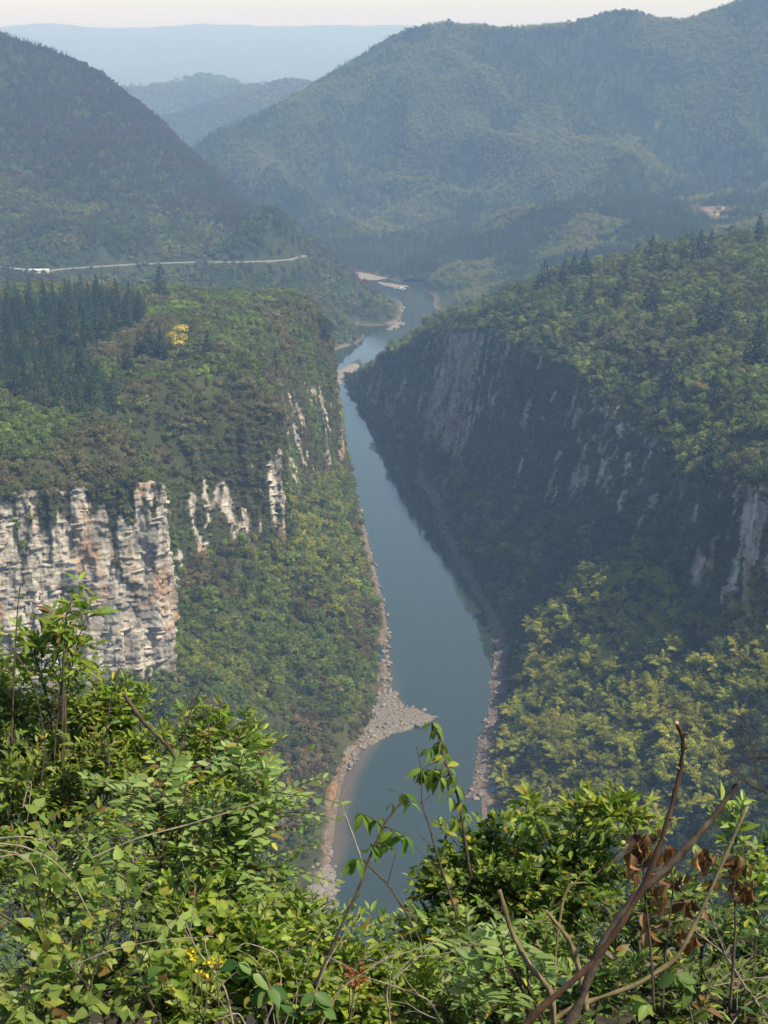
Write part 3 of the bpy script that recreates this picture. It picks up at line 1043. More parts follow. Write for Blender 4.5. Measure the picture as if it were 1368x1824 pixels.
tn = np.where((sl > 0.5)[:, None], tints(pts, [BROWN, DULL, (0.085, 0.13, 0.026), FRESH, (0.16, 0.18, 0.03)], 101), tints(pts, [(0.115, 0.105, 0.045), (0.115, 0.115, 0.034), (0.09, 0.11, 0.028), (0.08, 0.115, 0.024), FRESH], 102))
scatter('left_undergrowth', pts - np.array([0, 0, 0.15]), idx, scl, tn, 'olive and green scrub covering the left canyon side')

# right side
V = Vr
on_slope = smooth(1.95, 2.35, V) * (1 - smooth(3.9, 4.1, V))
on_cliff = smooth(3.95, 4.1, V) * (1 - smooth(4.95, 5.05, V))
on_top = smooth(4.95, 5.05, V)
bare = np.clip(1 - 1.4 * rock_r, 0, 1)
dens = on_slope + on_cliff * bare * 1.0 + on_top * 0.85
pts, sl, cl, tp = sample_grid(Pr, dens, 42000, on_slope, on_cliff, on_top)
k = len(pts)
r = RNG.random(k)
idx = np.where(r < 0.86, RNG.integers(0, 3, k), RNG.integers(3, 5, k))
idx = np.where((RNG.random(k) < 0.10) & (cl < 0.5), RNG.integers(5, 7, k), idx)
scl = (0.6 + 1.3 * RNG.random(k) ** 2) * (1 - 0.45 * cl)
scl = np.where(idx >= 5, RNG.uniform(0.45, 1.1, k), scl)
big = (RNG.random(k) < 0.2 * (1 - 0.9 * cl))
idx[big] = RNG.integers(11, 13, big.sum()); scl[big] = 0.5 + 1.0 * RNG.random(big.sum()) ** 1.5
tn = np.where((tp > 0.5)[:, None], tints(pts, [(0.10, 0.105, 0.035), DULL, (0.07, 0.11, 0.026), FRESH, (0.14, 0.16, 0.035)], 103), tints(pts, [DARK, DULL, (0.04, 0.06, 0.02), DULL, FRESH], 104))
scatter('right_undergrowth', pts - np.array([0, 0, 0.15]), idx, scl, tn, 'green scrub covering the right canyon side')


def far_forest(name, P, count, mix, table, seed, smin, smax, label, zmin=4.0, keep=None, scale=60.0):
    X, Y, Z = P[..., 0], P[..., 1], P[..., 2]
    dn = smooth(zmin, zmin + 4, Z)
    gy = np.gradient(Z, axis=0)
    dn = dn * np.where(gy < -6, 0.15, 1.0)                # back slopes are out of sight
    if keep is not None: dn = dn * keep(X, Y)
    # bright bamboo and broadleaf on spurs, dark conifers in gullies paint sunlit, shaded relief
    B = Z.copy()
    for _ in range(6):
        B = (np.roll(B, 4, 0) + np.roll(B, -4, 0) + np.roll(B, 4, 1) + np.roll(B, -4, 1) + B) / 5
    rel = np.clip((Z - B) / (np.std(Z - B) + 1e-6), -1.5, 1.5)
    pts, rl = sample_grid(P, dn, count, rel)
    k = len(pts)
    n = 0.36 * rl + 0.7 * fbm(pts[:, 0] / scale, pts[:, 1] / scale, 0, 3, seed + 7) * 1.5 + 0.5 + RNG.normal(size=k) * 0.06
    edges = np.cumsum([m[0] for m in mix])
    which = np.searchsorted(edges, np.clip(n, 0, 0.999) * edges[-1])
    idx = np.zeros(k, int)
    scl = np.ones(k)
    for w, (_, lo, hi, s) in enumerate(mix):
        q = which == w
        idx[q] = RNG.integers(lo, hi + 1, q.sum())
        scl[q] = s
    scl = scl * RNG.uniform(smin, smax, k)
    tn = tints(pts, table, seed, scale, 0.15)
    cq = (idx == 7) | (idx == 8)
    tn[cq] = np.array(DARK) * RNG.uniform(1.0, 1.5, cq.sum())[:, None]
    bq = (idx == 9) | (idx == 10)
    tn[bq] = np.array((0.175, 0.18, 0.042)) * RNG.uniform(0.88, 1.14, bq.sum())[:, None]
    return scatter(name, pts - np.array([0, 0, 0.3]), idx, scl, tn, label)


def off_road(X, Y):
    b = np.full(X.shape, 1e9)
    for a, c in zip(ROAD[:-1], ROAD[1:]):
        ab = (c - a)[:2]
        t = np.clip(((X - a[0]) * ab[0] + (Y - a[1]) * ab[1]) / (ab @ ab), 0, 1)
        b = np.minimum(b, np.hypot(X - a[0] - t * ab[0], Y - a[1] - t * ab[1]))
    yard = np.exp(-(((X - ROAD[2][0]) / 30) ** 2 + ((Y - ROAD[2][1] + 12) / 24) ** 2))
    return smooth(7, 11, b) * (1 - np.clip(1.4 * yard, 0, 1))


up_hill = lambda X, Y: off_road(X, Y) * (0.25 + 0.75 * smooth(1460, 1560, Y))
low_hill = lambda X, Y: off_road(X, Y) * (1 - smooth(1480, 1600, Y))
far_forest('left_hill_forest', P_hl, 26000, [(0.3, 7, 8, 0.75), (0.55, 5, 6, 0.9), (0.15, 7, 8, 0.9)], [(0.075, 0.05, 0.045), (0.045, 0.042, 0.026), (0.08, 0.055, 0.048), (0.055, 0.05, 0.03)], 201, 0.7, 1.15,
           'dark forest of conifers on the left hill', keep=up_hill)
far_forest('left_hill_scrub', P_hl, 17000, [(0.7, 0, 2, 1.6), (0.3, 5, 6, 0.7)], [DULL, (0.055, 0.08, 0.028), OLIVE, FRESH, DULL], 202, 0.7, 1.4,
           'pale scrub around the road below the left hill', zmin=2.0, keep=low_hill)
far_forest('mountain_forest', P_mt, 62000, [(0.36, 7, 8, 0.75), (0.28, 5, 6, 1.0), (0.36, 9, 10, 0.85)], [DARK, DULL, (0.045, 0.065, 0.022), FRESH, DULL], 203, 0.7, 1.25,
           'hazy blue forest on the big mountain', zmin=0.6, scale=110.0)
far_forest('middle_ridge_forest', P_md, 20000, [(0.42, 7, 8, 0.8), (0.25, 5, 6, 0.9), (0.33, 9, 10, 0.85)], [DARK, DULL, (0.05, 0.075, 0.024), FRESH, DULL], 204, 0.7, 1.2,
           'mixed bamboo and conifer forest on the middle ridge', scale=70.0,
           keep=lambda X, Y: 1 - np.exp(-(((X - FIELD[0]) / 26) ** 2 + ((Y - FIELD[1]) / 48) ** 2) ** 2))
far_forest('far_hill_forest', P_fh, 14000, [(0.5, 5, 6, 2.0), (0.5, 0, 2, 5.0)], [DULL, (0.05, 0.075, 0.03), OLIVE, FRESH], 205, 0.6, 1.3,
           'pale trees on the hills beyond the gap', scale=200.0)
far_forest('far_spur_forest', P_fs, 9000, [(0.5, 5, 6, 1.6), (0.5, 0, 2, 4.0)], [DULL, (0.05, 0.075, 0.03), DULL, OLIVE], 206, 0.6, 1.2,
           'pale trees on the spur in front of the far hills', scale=150.0)

# ------------------------------------------------------------------ where a sight line meets the ground
from mathutils.bvhtree import BVHTree
from mathutils import Vector


def make_bvh(grids):
    vs, fs, o = [], [], 0
    for P, st in grids:
        Q = P[::st, ::st]
        nv, nu, _ = Q.shape
        vs.append(Q.reshape(-1, 3)); fs.append(grid_faces(nv, nu) + o); o += nv * nu
    return BVHTree.FromPolygons(np.concatenate(vs).tolist(), np.concatenate(fs).tolist())


BVH = make_bvh([(Pl, 2), (Pr, 2), (P_hl, 1), (P_mt, 1), (P_md, 1)])


def ground(px, py):
    d = Vector(ray(px, py)).normalized()
    h = BVH.ray_cast(Vector((0, 0, CAM_Z)), d)
    return None if h[0] is None else np.array(h[0])


def inside(poly, x, y):
    r = False
    for (x0, y0), (x1, y1) in zip(poly, poly[1:] + poly[:1]):
        if (y0 > y) != (y1 > y) and x < (x1 - x0) * (y - y0) / (y1 - y0) + x0:
            r = not r
    return r


def fill(poly, spacing, limit, rg, tries=6000):
    """ground points inside a patch, kept apart by spacing metres"""
    xs, ys = [p[0] for p in poly], [p[1] for p in poly]
    out = np.zeros((0, 3))
    for _ in range(tries):
        x, y = rg.uniform(min(xs), max(xs)), rg.uniform(min(ys), max(ys))
        if not inside(poly, x, y): continue
        h = ground(x, y)
        if h is None or h[2] < 1.5: continue
        if len(out) and np.min(np.linalg.norm(out - h, axis=1)) < spacing: continue
        out = np.vstack([out, h])
        if len(out) >= limit: break
    return out


# ------------------------------------------------------------------ trees that stand out one by one
def obj_parts(parts, mats, names):
    r = []
    for (v, f, *c), m, nm in zip(parts, mats, names):
        me = mesh_np(nm, v, f, m)
        if c: attr_c(me, 'v', c[0])
        r.append((nm, me))
    return r


CONIFER_KINDS = []
for s, kw in ((21, dict(H=13, W=2.9)), (22, dict(H=13, W=2.5)), (23, dict(H=12.5, W=3.2))):
    lv, tr = conifer_parts(s, layers=24, size=1.05, **kw)
    CONIFER_KINDS.append(obj_parts([tr, lv], [M['bark'], M['leaf_obj']], ['trunk', 'crown']))
BROAD_KINDS = []
for s in (31, 32, 33):
    lv, tr, stk = broad_parts(s, per=60, size=0.5)
    tr = (np.concatenate([tr[0], stk[0]]), [tr[1], stk[1] + len(tr[0])])
    BROAD_KINDS.append(obj_parts([tr, lv], [M['bark'], M['leaf_obj']], ['trunk', 'crown']))
BAMBOO_KINDS = []
for s, kw in ((41, dict(H=8.5)), (42, dict(H=7.5)), (43, dict(H=9.0)), (44, dict(H=8.0))):
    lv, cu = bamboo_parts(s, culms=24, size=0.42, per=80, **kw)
    BAMBOO_KINDS.append(obj_parts([cu, lv], [M['culm'], M['leaf_obj']], ['culms', 'crown']))


def plant(name, kind, p, s, tint, label, cat, group=None, sx=1.0):
    e = empty(name, p - np.array([0, 0, 0.2]), random.uniform(0, 6.28), s)
    e.scale = (s * sx, s * sx, s)
    e.rotation_euler[0] = random.gauss(0, 0.03)
    e.rotation_euler[1] = random.gauss(0, 0.03)
    tag(e, label, cat, group)
    for nm, me in kind:
        o = bpy.data.objects.new(nm, me)
        o.color = (*tint, 1)
        link(o, e)
    return e


def vary(c, a=0.25):
    k = random.uniform(1 - a, 1 + a)
    return tuple(max(0.004, x * k * random.uniform(0.93, 1.07)) for x in c)


FIR = (0.022, 0.042, 0.021)
rg4 = np.random.default_rng(5)
stand1 = [(-20, 548), (120, 543), (255, 548), (262, 572), (200, 600), (120, 640), (60, 655), (-20, 665)]
stand2 = [(-20, 655), (60, 650), (140, 645), (205, 700), (205, 745), (120, 735), (40, 715), (-20, 690)]
for p in fill(stand1, 6.0, 190, rg4):
    plant('conifer', random.choice(CONIFER_KINDS), p, random.uniform(0.62, 1.35), vary(FIR, 0.45), 'dark green conifer in the dense stand at the back of the left plateau', 'conifer', 'conifers of the back stand on the left plateau')
for p in fill(stand2, 5.0, 100, rg4):
    plant('conifer', random.choice(CONIFER_KINDS), p, random.uniform(0.5, 1.1), vary((0.028, 0.052, 0.022), 0.45), 'dark green conifer in the dense stand just above the left cliff', 'conifer', 'conifers of the front stand on the left plateau')

SINGLE = [  # px, py of the foot, height m, broadness, label
    (285, 532, 15, 1.0, 'tall lone dark conifer in front of the road, right of the dense stand'),
    (250, 640, 10, 1.0, 'conifer furthest left in the small group beside the yellow tree'),
    (268, 640, 13, 1.0, 'middle conifer in the small group beside the yellow tree'),
    (287, 641, 11, 0.9, 'conifer touching the yellow tree on the left plateau'),
    (370, 636, 9, 1.1, 'small lone conifer to the right of the yellow tree'),
    (228, 659, 9, 1.0, 'small lone conifer below and left of the yellow tree'),
    (968, 520, 15, 1.2, 'broad dark conifer at the left end of the right plateau skyline'),
    (983, 482, 13, 1.0, 'conifer behind the broad one at the left end of the right plateau skyline'),
    (1003, 510, 12, 1.0, 'slender conifer third along the right plateau edge'),
    (1022, 492, 10, 1.2, 'left one of a close pair of conifers on the right plateau skyline'),
    (1042, 495, 13, 1.2, 'right one of a close pair of conifers on the right plateau skyline'),
    (1052, 546, 13, 0.8, 'narrow spire conifer alone on the right plateau slope'),
    (1018, 548, 9, 1.2, 'low conifer left of the narrow spire on the right plateau'),
    (1110, 536, 16, 1.1, 'tall dark conifer standing alone mid right plateau'),
    (1101, 554, 9, 1.2, 'short conifer at the foot of the tall one mid right plateau'),
    (1160, 557, 13, 1.9, 'wide round dark conifer right of the tall one'),
    (1162, 474, 13, 1.4, 'broad conifer left of the skyline clump on the right plateau'),
    (1186, 482, 12, 1.1, 'conifer just left of the skyline clump on the right plateau'),
    (1216, 478, 11, 1.0, 'leftmost conifer of the skyline clump on the right plateau'),
    (1230, 476, 14, 1.0, 'second conifer of the skyline clump on the right plateau'),
    (1247, 470, 15, 1.1, 'tallest conifer of the skyline clump on the right plateau'),
    (1264, 468, 15, 1.1, 'rightmost conifer of the skyline clump on the right plateau'),
    (1170, 585, 9, 1.0, 'small double spire conifer mid right plateau'),
    (1257, 602, 16, 1.2, 'left one of the tall conifer pair near the right edge'),
    (1283, 600, 16, 1.2, 'right one of the tall conifer pair near the right edge'),
    (1350, 645, 15, 1.2, 'big dark conifer at the right edge of the picture'),
    (1193, 708, 16, 1.0, 'dark conifer left of the golden bamboo on the right plateau'),
    (1270, 722, 12, 0.9, 'thin conifer right of the golden bamboo on the right plateau'),
    (1192, 612, 11, 0.9, 'slim conifer above the golden bamboo on the right plateau'),
    (1350, 432, 13, 1.1, 'conifer on the skyline in the far right corner of the plateau'),
    (926, 545, 9, 1.2, 'small conifer on the brow above the shaded right cliff'),
    (701, 648, 8, 1.0, 'conifer nearest the tip of the right spur above the river bend'),
    (714, 644, 9, 1.0, 'second conifer from the tip of the right spur above the river bend'),
    (735, 630, 10, 1.0, 'third conifer from the tip of the right spur above the river bend'),
    (751, 618, 9, 1.0, 'fourth conifer from the tip of the right spur above the river bend'),
    (1265, 860, 16, 1.0, 'dark conifer beside the yellow bamboo on the right rim'),
]
for x, y, h, sx, lab in SINGLE:
    p = ground(x, y)
    if p is not None:
        plant('conifer', random.choice(CONIFER_KINDS), p, 1.3 * h / 13, vary((0.016, 0.032, 0.016), 0.15), lab, 'conifer', None, sx * 1.25)

BROAD = [
    (316, 632, 14, 1.0, (0.45, 0.36, 0.04), 'bright yellow tree on the left plateau'),
    (578, 612, 14, 1.0, (0.028, 0.05, 0.022), 'dark rounded tree on the outer brow of the left cliff'),
    (1270, 508, 7, 1.2, (0.13, 0.16, 0.03), 'pale yellow-green tree below the skyline conifers'),
    (640, 660, 9, 1.3, (0.09, 0.13, 0.03), 'light green tree at the tip of the right spur'),
    (668, 668, 9, 1.3, (0.10, 0.13, 0.03), 'bushy light green tree behind the tip of the right spur'),
    (1300, 660, 9, 1.3, (0.12, 0.14, 0.032), 'pale leafy tree right of the golden bamboo'),
    (1345, 780, 10, 1.2, (0.05, 0.085, 0.024), 'green broadleaf tree on the rim at the right edge'),
    (1350, 870, 10, 1.2, (0.05, 0.09, 0.024), 'lower green broadleaf tree on the rim at the right edge'),
    (490, 640, 6, 1.2, (0.06, 0.08, 0.028), 'dull green tree halfway along the left plateau brow'),
    (360, 575, 6, 1.2, (0.09, 0.12, 0.03), 'small green tree behind the yellow tree'),
]
for x, y, h, sx, c, lab in BROAD:
    p = ground(x, y)
    if p is not None:
        plant('broadleaf_tree', random.choice(BROAD_KINDS), p, h / 7.2, c, lab, 'tree', None, sx)

# bamboo
grove = [(840, 1450), (868, 1380), (900, 1320), (935, 1220), (950, 1130), (1010, 1050), (1060, 1020), (1160, 1020), (1225, 1110), (1290, 1130), (1330, 1080), (1390, 1040), (1390, 1230), (1330, 1270), (1300, 1320), (1270, 1430), (1200, 1500), (900, 1500)]
BAM = (0.235, 0.245, 0.026)
for p in fill(grove, 5.8, 296, rg4, 16000):
    plant('bamboo_clump', random.choice(BAMBOO_KINDS), p, random.uniform(0.95, 1.65), vary(BAM, 0.4), 'feathery yellow-green bamboo clump in the grove on the right slope', 'bamboo', 'bamboo clumps of the right grove')
grove_l = [(515, 900), (560, 895), (625, 905), (645, 980), (650, 1060), (640, 1130), (600, 1150), (560, 1080), (530, 1000)]
for p in fill(grove_l, 4.8, 90, rg4):
    plant('bamboo_clump', random.choice(BAMBOO_KINDS), p, random.uniform(0.75, 1.2), vary((0.23, 0.24, 0.03), 0.25), 'yellow-green bamboo clump between the left cliff and the river', 'bamboo', 'bamboo clumps of the left bank')
for x, y, s, c, lab in [
    (1245, 705, 1.2, (0.26, 0.21, 0.04), 'golden bamboo clump on the right plateau beside the thin conifer'),
    (1212, 690, 1.1, (0.17, 0.17, 0.04), 'yellow-green bamboo clump left of the golden one on the right plateau'),
    (1168, 732, 0.95, (0.25, 0.19, 0.05), 'small orange-tinged bamboo clump on the right plateau brow'),
    (1100, 650, 1.0, (0.15, 0.165, 0.04), 'upper pale bamboo clump on the brow of the right plateau'),
    (1125, 630, 1.1, (0.15, 0.165, 0.04), 'highest pale bamboo clump on the brow of the right plateau'),
    (1085, 690, 0.9, (0.16, 0.17, 0.04), 'lowest pale bamboo clump on the brow of the right plateau'),
    (1240, 850, 1.2, (0.21, 0.2, 0.045), 'topmost of the bright bamboo clumps on the right rim'),
    (1225, 885, 1.2, (0.19, 0.19, 0.042), 'second of the bright bamboo clumps down the right rim'),
    (1205, 925, 1.1, (0.17, 0.18, 0.04), 'third of the bright bamboo clumps down the right rim'),
    (1170, 950, 1.0, (0.15, 0.165, 0.038), 'lowest of the bright bamboo clumps down the right rim'),
    (1345, 1060, 1.3, (0.2, 0.195, 0.045), 'bright bamboo clump right of the rock face at the right edge'),
    (1310, 1090, 1.2, (0.19, 0.19, 0.042), 'bamboo clump just below the rock face at the right edge'),
    (1365, 1030, 1.2, (0.19, 0.19, 0.042), 'uppermost bamboo clump at the right edge beside the rock face'),
    (590, 1230, 1.0, (0.15, 0.16, 0.035), 'lone bamboo clump on the lower left slope above the stones'),
]:
    p = ground(x, y)
    if p is not None:
        plant('bamboo_clump', random.choice(BAMBOO_KINDS), p, s, c, lab, 'bamboo')

# ------------------------------------------------------------------ stones, bars, road, buildings
def ico_stone(seed, flat=0.6):
    rg = np.random.default_rng(seed)
    v = np.array([(1, 0, 0), (-1, 0, 0), (0, 1, 0), (0, -1, 0), (0, 0, 1), (0, 0, -1)], float)
    f = [(4, 0, 2), (4, 2, 1), (4, 1, 3), (4, 3, 0), (5, 2, 0), (5, 1, 2), (5, 3, 1), (5, 0, 3)]
    vs, fs, cache = [tuple(p) for p in v], [], {}

    def mid(a, b):
        k = (min(a, b), max(a, b))
        if k not in cache:
            m = (np.array(vs[a]) + np.array(vs[b])) / 2
            vs.append(tuple(m / np.linalg.norm(m))); cache[k] = len(vs) - 1
        return cache[k]
    for a, b, c in f:
        ab, bc, ca = mid(a, b), mid(b, c), mid(c, a)
        fs += [(a, ab, ca), (ab, b, bc), (ca, bc, c), (ab, bc, ca)]
    V = np.array(vs)
    V = V / np.max(np.abs(V) ** 1.0, axis=1, keepdims=True) * 0.35 + V * 0.6      # a little boxy
    V = V * (1 + 0.22 * rg.normal(size=(len(V), 1))) * np.array([1.15, 0.85, flat])
    return V, np.array(fs)


M['stone'] = (lambda t: t.done(t.principled(
    t.mix(t.n('ShaderNodeObjectInfo').outputs['Random'],
          t.ramp(t.noise(t.pos(), 1.6, 5, 0.65), [(0.3, (0.085, 0.08, 0.072)), (0.55, (0.2, 0.188, 0.165)), (0.75, (0.36, 0.345, 0.31))]),
          t.ramp(t.noise(t.pos(), 1.1, 5, 0.65), [(0.3, (0.13, 0.10, 0.07)), (0.55, (0.25, 0.215, 0.165)), (0.75, (0.42, 0.395, 0.34))])),
    0.9, 0.15, t.bump(t.noise(t.pos(), 3.0, 4, 0.7), 0.5, 0.2))))(NT('river_stone'))
M['gravel'] = mat_plain('gravel', (0.09, 0.075, 0.055), (0.27, 0.245, 0.205), 2.2, 0.95, 0.15)
M['mud'] = mat_plain('ochre_mud', (0.13, 0.08, 0.035), (0.27, 0.18, 0.085), 0.8, 0.7, 0.1)
M['sand'] = mat_plain('pale_sand', (0.15, 0.125, 0.095), (0.26, 0.225, 0.18), 0.5, 0.95, 0.1)
STONE_ME = []
for s in range(5):
    v, f = ico_stone(300 + s, 0.55 + 0.08 * s)
    STONE_ME.append(mesh_np('stone', v, f, M['stone']))


def poly_dist(poly, X, Y):
    """signed distance to a plan outline, positive inside"""
    d = np.full(X.shape, 1e9)
    ins = np.zeros(X.shape, bool)
    for a, b in zip(poly, poly[1:] + poly[:1]):
        ab = (b - a)[:2]
        t = np.clip(((X - a[0]) * ab[0] + (Y - a[1]) * ab[1]) / (ab @ ab + 1e-9), 0, 1)
        d = np.minimum(d, np.hypot(X - a[0] - t * ab[0], Y - a[1] - t * ab[1]))
        c = ((a[1] > Y) != (b[1] > Y)) & (X < (b[0] - a[0]) * (Y - a[1]) / (b[1] - a[1] + 1e-9) + a[0])
        ins ^= c
    return np.where(ins, d, -d)


def bar(name, px, mat, height, res, seed, slope=0.35):
    poly = [at_z(x, y, 0) for x, y in px]
    A = np.array(poly)
    x0, y0 = A[:, :2].min(0) - 3
    x1, y1 = A[:, :2].max(0) + 3
    nx, ny = int((x1 - x0) / res) + 1, int((y1 - y0) / res) + 1
    X, Y = np.meshgrid(np.linspace(x0, x1, nx), np.linspace(y0, y1, ny))
    D = poly_dist(poly, X, Y) + 2.0 * fbm(X / 6, Y / 6, 0, 4, seed)
    Z = np.clip(D * slope, -0.8, height) + 0.12 * fbm(X / 1.5, Y / 1.5, 0, 2, seed + 1) * (D > 0) + 0.02
    q = grid_faces(ny, nx)
    keep = (D.ravel()[q] > -2.2).any(1)
    me = mesh_np(name, np.stack([X, Y, Z], -1).reshape(-1, 3), q[keep], mat, True)
    o = link(bpy.data.objects.new(name, me))
    tag(o, kind='structure')
    return o, poly, (X, Y, Z, D)


def bar_height(info, x, y):
    X, Y, Z, D = info
    j = np.clip(np.round((x - X[0, 0]) / (X[0, 1] - X[0, 0])).astype(int), 0, X.shape[1] - 1)
    i = np.clip(np.round((y - Y[0, 0]) / (Y[1, 0] - Y[0, 0])).astype(int), 0, X.shape[0] - 1)
    return Z[i, j], D[i, j]


def stone_mass(name, parent, pts, sizes):
    """stones too small to pick apart, one part of their bar or bank"""
    base = [ico_stone(400 + i, 0.6) for i in range(6)]
    vs, fs, o = [], [], 0
    for p, s in zip(pts, sizes):
        v, f = base[random.randrange(6)]
        a = random.uniform(0, 6.28)
        R = np.array([[math.cos(a), -math.sin(a), 0], [math.sin(a), math.cos(a), 0], [0, 0, 1]])
        vs.append((v * s) @ R.T + p); fs.append(f + o); o += len(v)
    me = mesh_np(name, np.concatenate(vs), np.concatenate(fs), M['stone'])
    ob = link(bpy.data.objects.new(name, me), parent)
    ob['kind'] = 'stuff'
    return ob


def stone(parent, p, s, name='stone'):
    o = bpy.data.objects.new(name, random.choice(STONE_ME))
    o.location = p
    o.scale = (s * random.uniform(0.8, 1.25), s * random.uniform(0.8, 1.2), s * random.uniform(0.7, 1.1))
    o.rotation_euler = (random.gauss(0, 0.2), random.gauss(0, 0.2), random.uniform(0, 6.28))
    link(o, parent)
    return o


rg5 = np.random.default_rng(9)
SPIT = [(596, 1362), (606, 1330), (628, 1292), (660, 1250), (684, 1228), (708, 1236), (722, 1258), (752, 1268), (778, 1276), (762, 1290), (728, 1300), (694, 1308), (668, 1324), (640, 1334), (622, 1346)]
gravel_bar, poly, info = bar('gravel_bar', SPIT, M['gravel'], 0.9, 0.6, 71, 0.2)
n, placed = 0, []
while n < 280:
    x = rg5.uniform(info[0].min(), info[0].max()); y = rg5.uniform(info[1].min(), info[1].max())
    z, d = bar_height(info, x, y)
    if d < -1.2 or (d < 0 and rg5.random() < 0.6): continue
    s = 0.25 + 1.1 * rg5.random() ** 3
    if any((x - a) ** 2 + (y - b) ** 2 < (0.8 * (s + c)) ** 2 for a, b, c in placed): continue
    placed.append((x, y, s)); n += 1
    stone(gravel_bar, (x, y, max(z, -0.15) + 0.15 * s), s)
pts, sz = [], []
while len(pts) < 1500:
    x = rg5.uniform(info[0].min(), info[0].max()); y = rg5.uniform(info[1].min(), info[1].max())
    z, d = bar_height(info, x, y)
    if d < -0.5: continue
    pts.append((x, y, z + 0.05)); sz.append(rg5.uniform(0.12, 0.34))
stone_mass('small_stones', gravel_bar, pts, sz)

MUD = [(560, 1560), (566, 1500), (574, 1440), (582, 1400), (592, 1368), (612, 1345), (632, 1338), (622, 1352), (608, 1376), (600, 1410), (592, 1450), (588, 1500), (582, 1560)]
mud_bar, poly, info = bar('mud_bank', MUD, M['mud'], 0.9, 0.6, 72)
for _ in range(60):
    x = rg5.uniform(info[0].min(), info[0].max()); y = rg5.uniform(info[1].min(), info[1].max())
    z, d = bar_height(info, x, y)
    if d < -1.5 or d > 1.5: continue
    stone(mud_bar, (x, y, max(z, -0.1) + 0.1), 0.25 + 0.6 * rg5.random() ** 2)
SHOAL = [(500, 1680), (510, 1600), (535, 1530), (556, 1500), (580, 1505), (588, 1540), (604, 1560), (598, 1600), (578, 1625), (560, 1680)]
rock_bar, poly, info = bar('boulder_bank', SHOAL, M['gravel'], 2.2, 0.7, 73)
n = 0
while n < 150:
    x = rg5.uniform(info[0].min(), info[0].max()); y = rg5.uniform(info[1].min(), info[1].max())
    z, d = bar_height(info, x, y)
    if d < -1.2: continue
    stone(rock_bar, (x, y, max(z, -0.1) + 0.2), 0.35 + 1.5 * rg5.random() ** 2.6, 'boulder')
    n += 1
BARR = [(838, 1420), (850, 1340), (868, 1280), (880, 1200), (880, 1140), (862, 1080), (836, 1035), (806, 990), (792, 945), (782, 905), (770, 880), (742, 858), (752, 850), (782, 868),
        (802, 920), (812, 965), (836, 1005), (866, 1050), (890, 1090), (906, 1140), (906, 1200), (896, 1280), (880, 1350), (862, 1420)]
rubble, poly, info = bar('rubble_shore', BARR, mat_plain('rubble_ground', (0.07, 0.052, 0.04), (0.2, 0.155, 0.125), 1.5, 0.95, 0.2), 1.2, 0.9, 74)
n = 0
while n < 200:
    x = rg5.uniform(info[0].min(), info[0].max()); y = rg5.uniform(info[1].min(), info[1].max())
    z, d = bar_height(info, x, y)
    if d < -1.0: continue
    stone(rubble, (x, y, max(z, -0.1) + 0.15), 0.35 + 1.0 * rg5.random() ** 3, 'boulder')
    n += 1
pts, sz = [], []
while len(pts) < 1400:
    x = rg5.uniform(info[0].min(), info[0].max()); y = rg5.uniform(info[1].min(), info[1].max())
    z, d = bar_height(info, x, y)
    if d < -0.8: continue
    pts.append((x, y, z + 0.1)); sz.append(rg5.uniform(0.2, 0.5))
stone_mass('small_stones', rubble, pts, sz)
# stones along the narrow left shore
cl = [c[1] for c in [col_left(*c) for c in LEFT]]
for a, b in zip(cl[3:12], cl[4:13]):
    for _ in range(26):
        t = rg5.random()
        p = a * (1 - t) + b * t
        stone(left_bank, (p[0] - rg5.uniform(-1.2, 2.0), p[1], 0.15 + 0.2 * rg5.random()), 0.4 + 0.9 * rg5.random() ** 2, 'boulder')

bar('sand_bar', [(592, 676), (600, 660), (618, 652), (634, 645), (640, 652), (622, 668), (606, 684)], M['sand'], 0.8, 1.5, 75, 0.15)
bar('sand_bar', [(584, 490), (604, 487), (630, 484), (662, 488), (690, 496), (670, 499), (640, 498), (622, 503), (606, 500)], M['sand'], 0.8, 2.5, 76, 0.1)
bar('sand_bar', [(672, 502), (700, 505), (726, 510), (706, 513), (684, 508)], M['sand'], 0.6, 2.5, 77, 0.1)
for pxs in ([(690, 588), (700, 574), (716, 574), (712, 580), (700, 586)], [(690, 562), (700, 552), (714, 548), (718, 553), (704, 560)]):
    shoal, poly, info = bar('stony_shoal', pxs, M['gravel'], 0.9, 1.5, 78, 0.3)
    for _ in range(22):
        x = rg5.uniform(info[0].min() + 2, info[0].max() - 2); y = rg5.uniform(info[1].min() + 3, info[1].max() - 3)
        z, d = bar_height(info, x, y)
        if d > -2: stone(shoal, (x, y, max(z, 0) + 0.3), rg5.uniform(0.6, 1.8), 'boulder')

# white water of the rapids: a broken crust of foam patches
M['foam'] = mat_plain('river_foam', (0.55, 0.57, 0.58), (0.8, 0.8, 0.8), 1.0, 0.8, 0.1)
vs, fs, o = [], [], 0
for cx, cy in [(602, 478), (610, 474), (588, 484), (598, 481), (716, 513), (585, 470)]:
    c = at_z(cx, cy, 0)
    for _ in range(14):
        v, f = ico_stone(500 + _, 0.2)
        p = c + np.array([rg5.normal() * 3.5, rg5.normal() * 9, 0.1])
        vs.append(v * rg5.uniform(0.5, 1.5) * np.array([1.4, 1.0, 0.5]) + p); fs.append(f + o); o += len(v)
tag(link(bpy.data.objects.new('rapids', mesh_np('rapids', np.concatenate(vs), np.concatenate(fs), M['foam'], True))), 'white water of the rapids beyond the bend', kind='stuff')

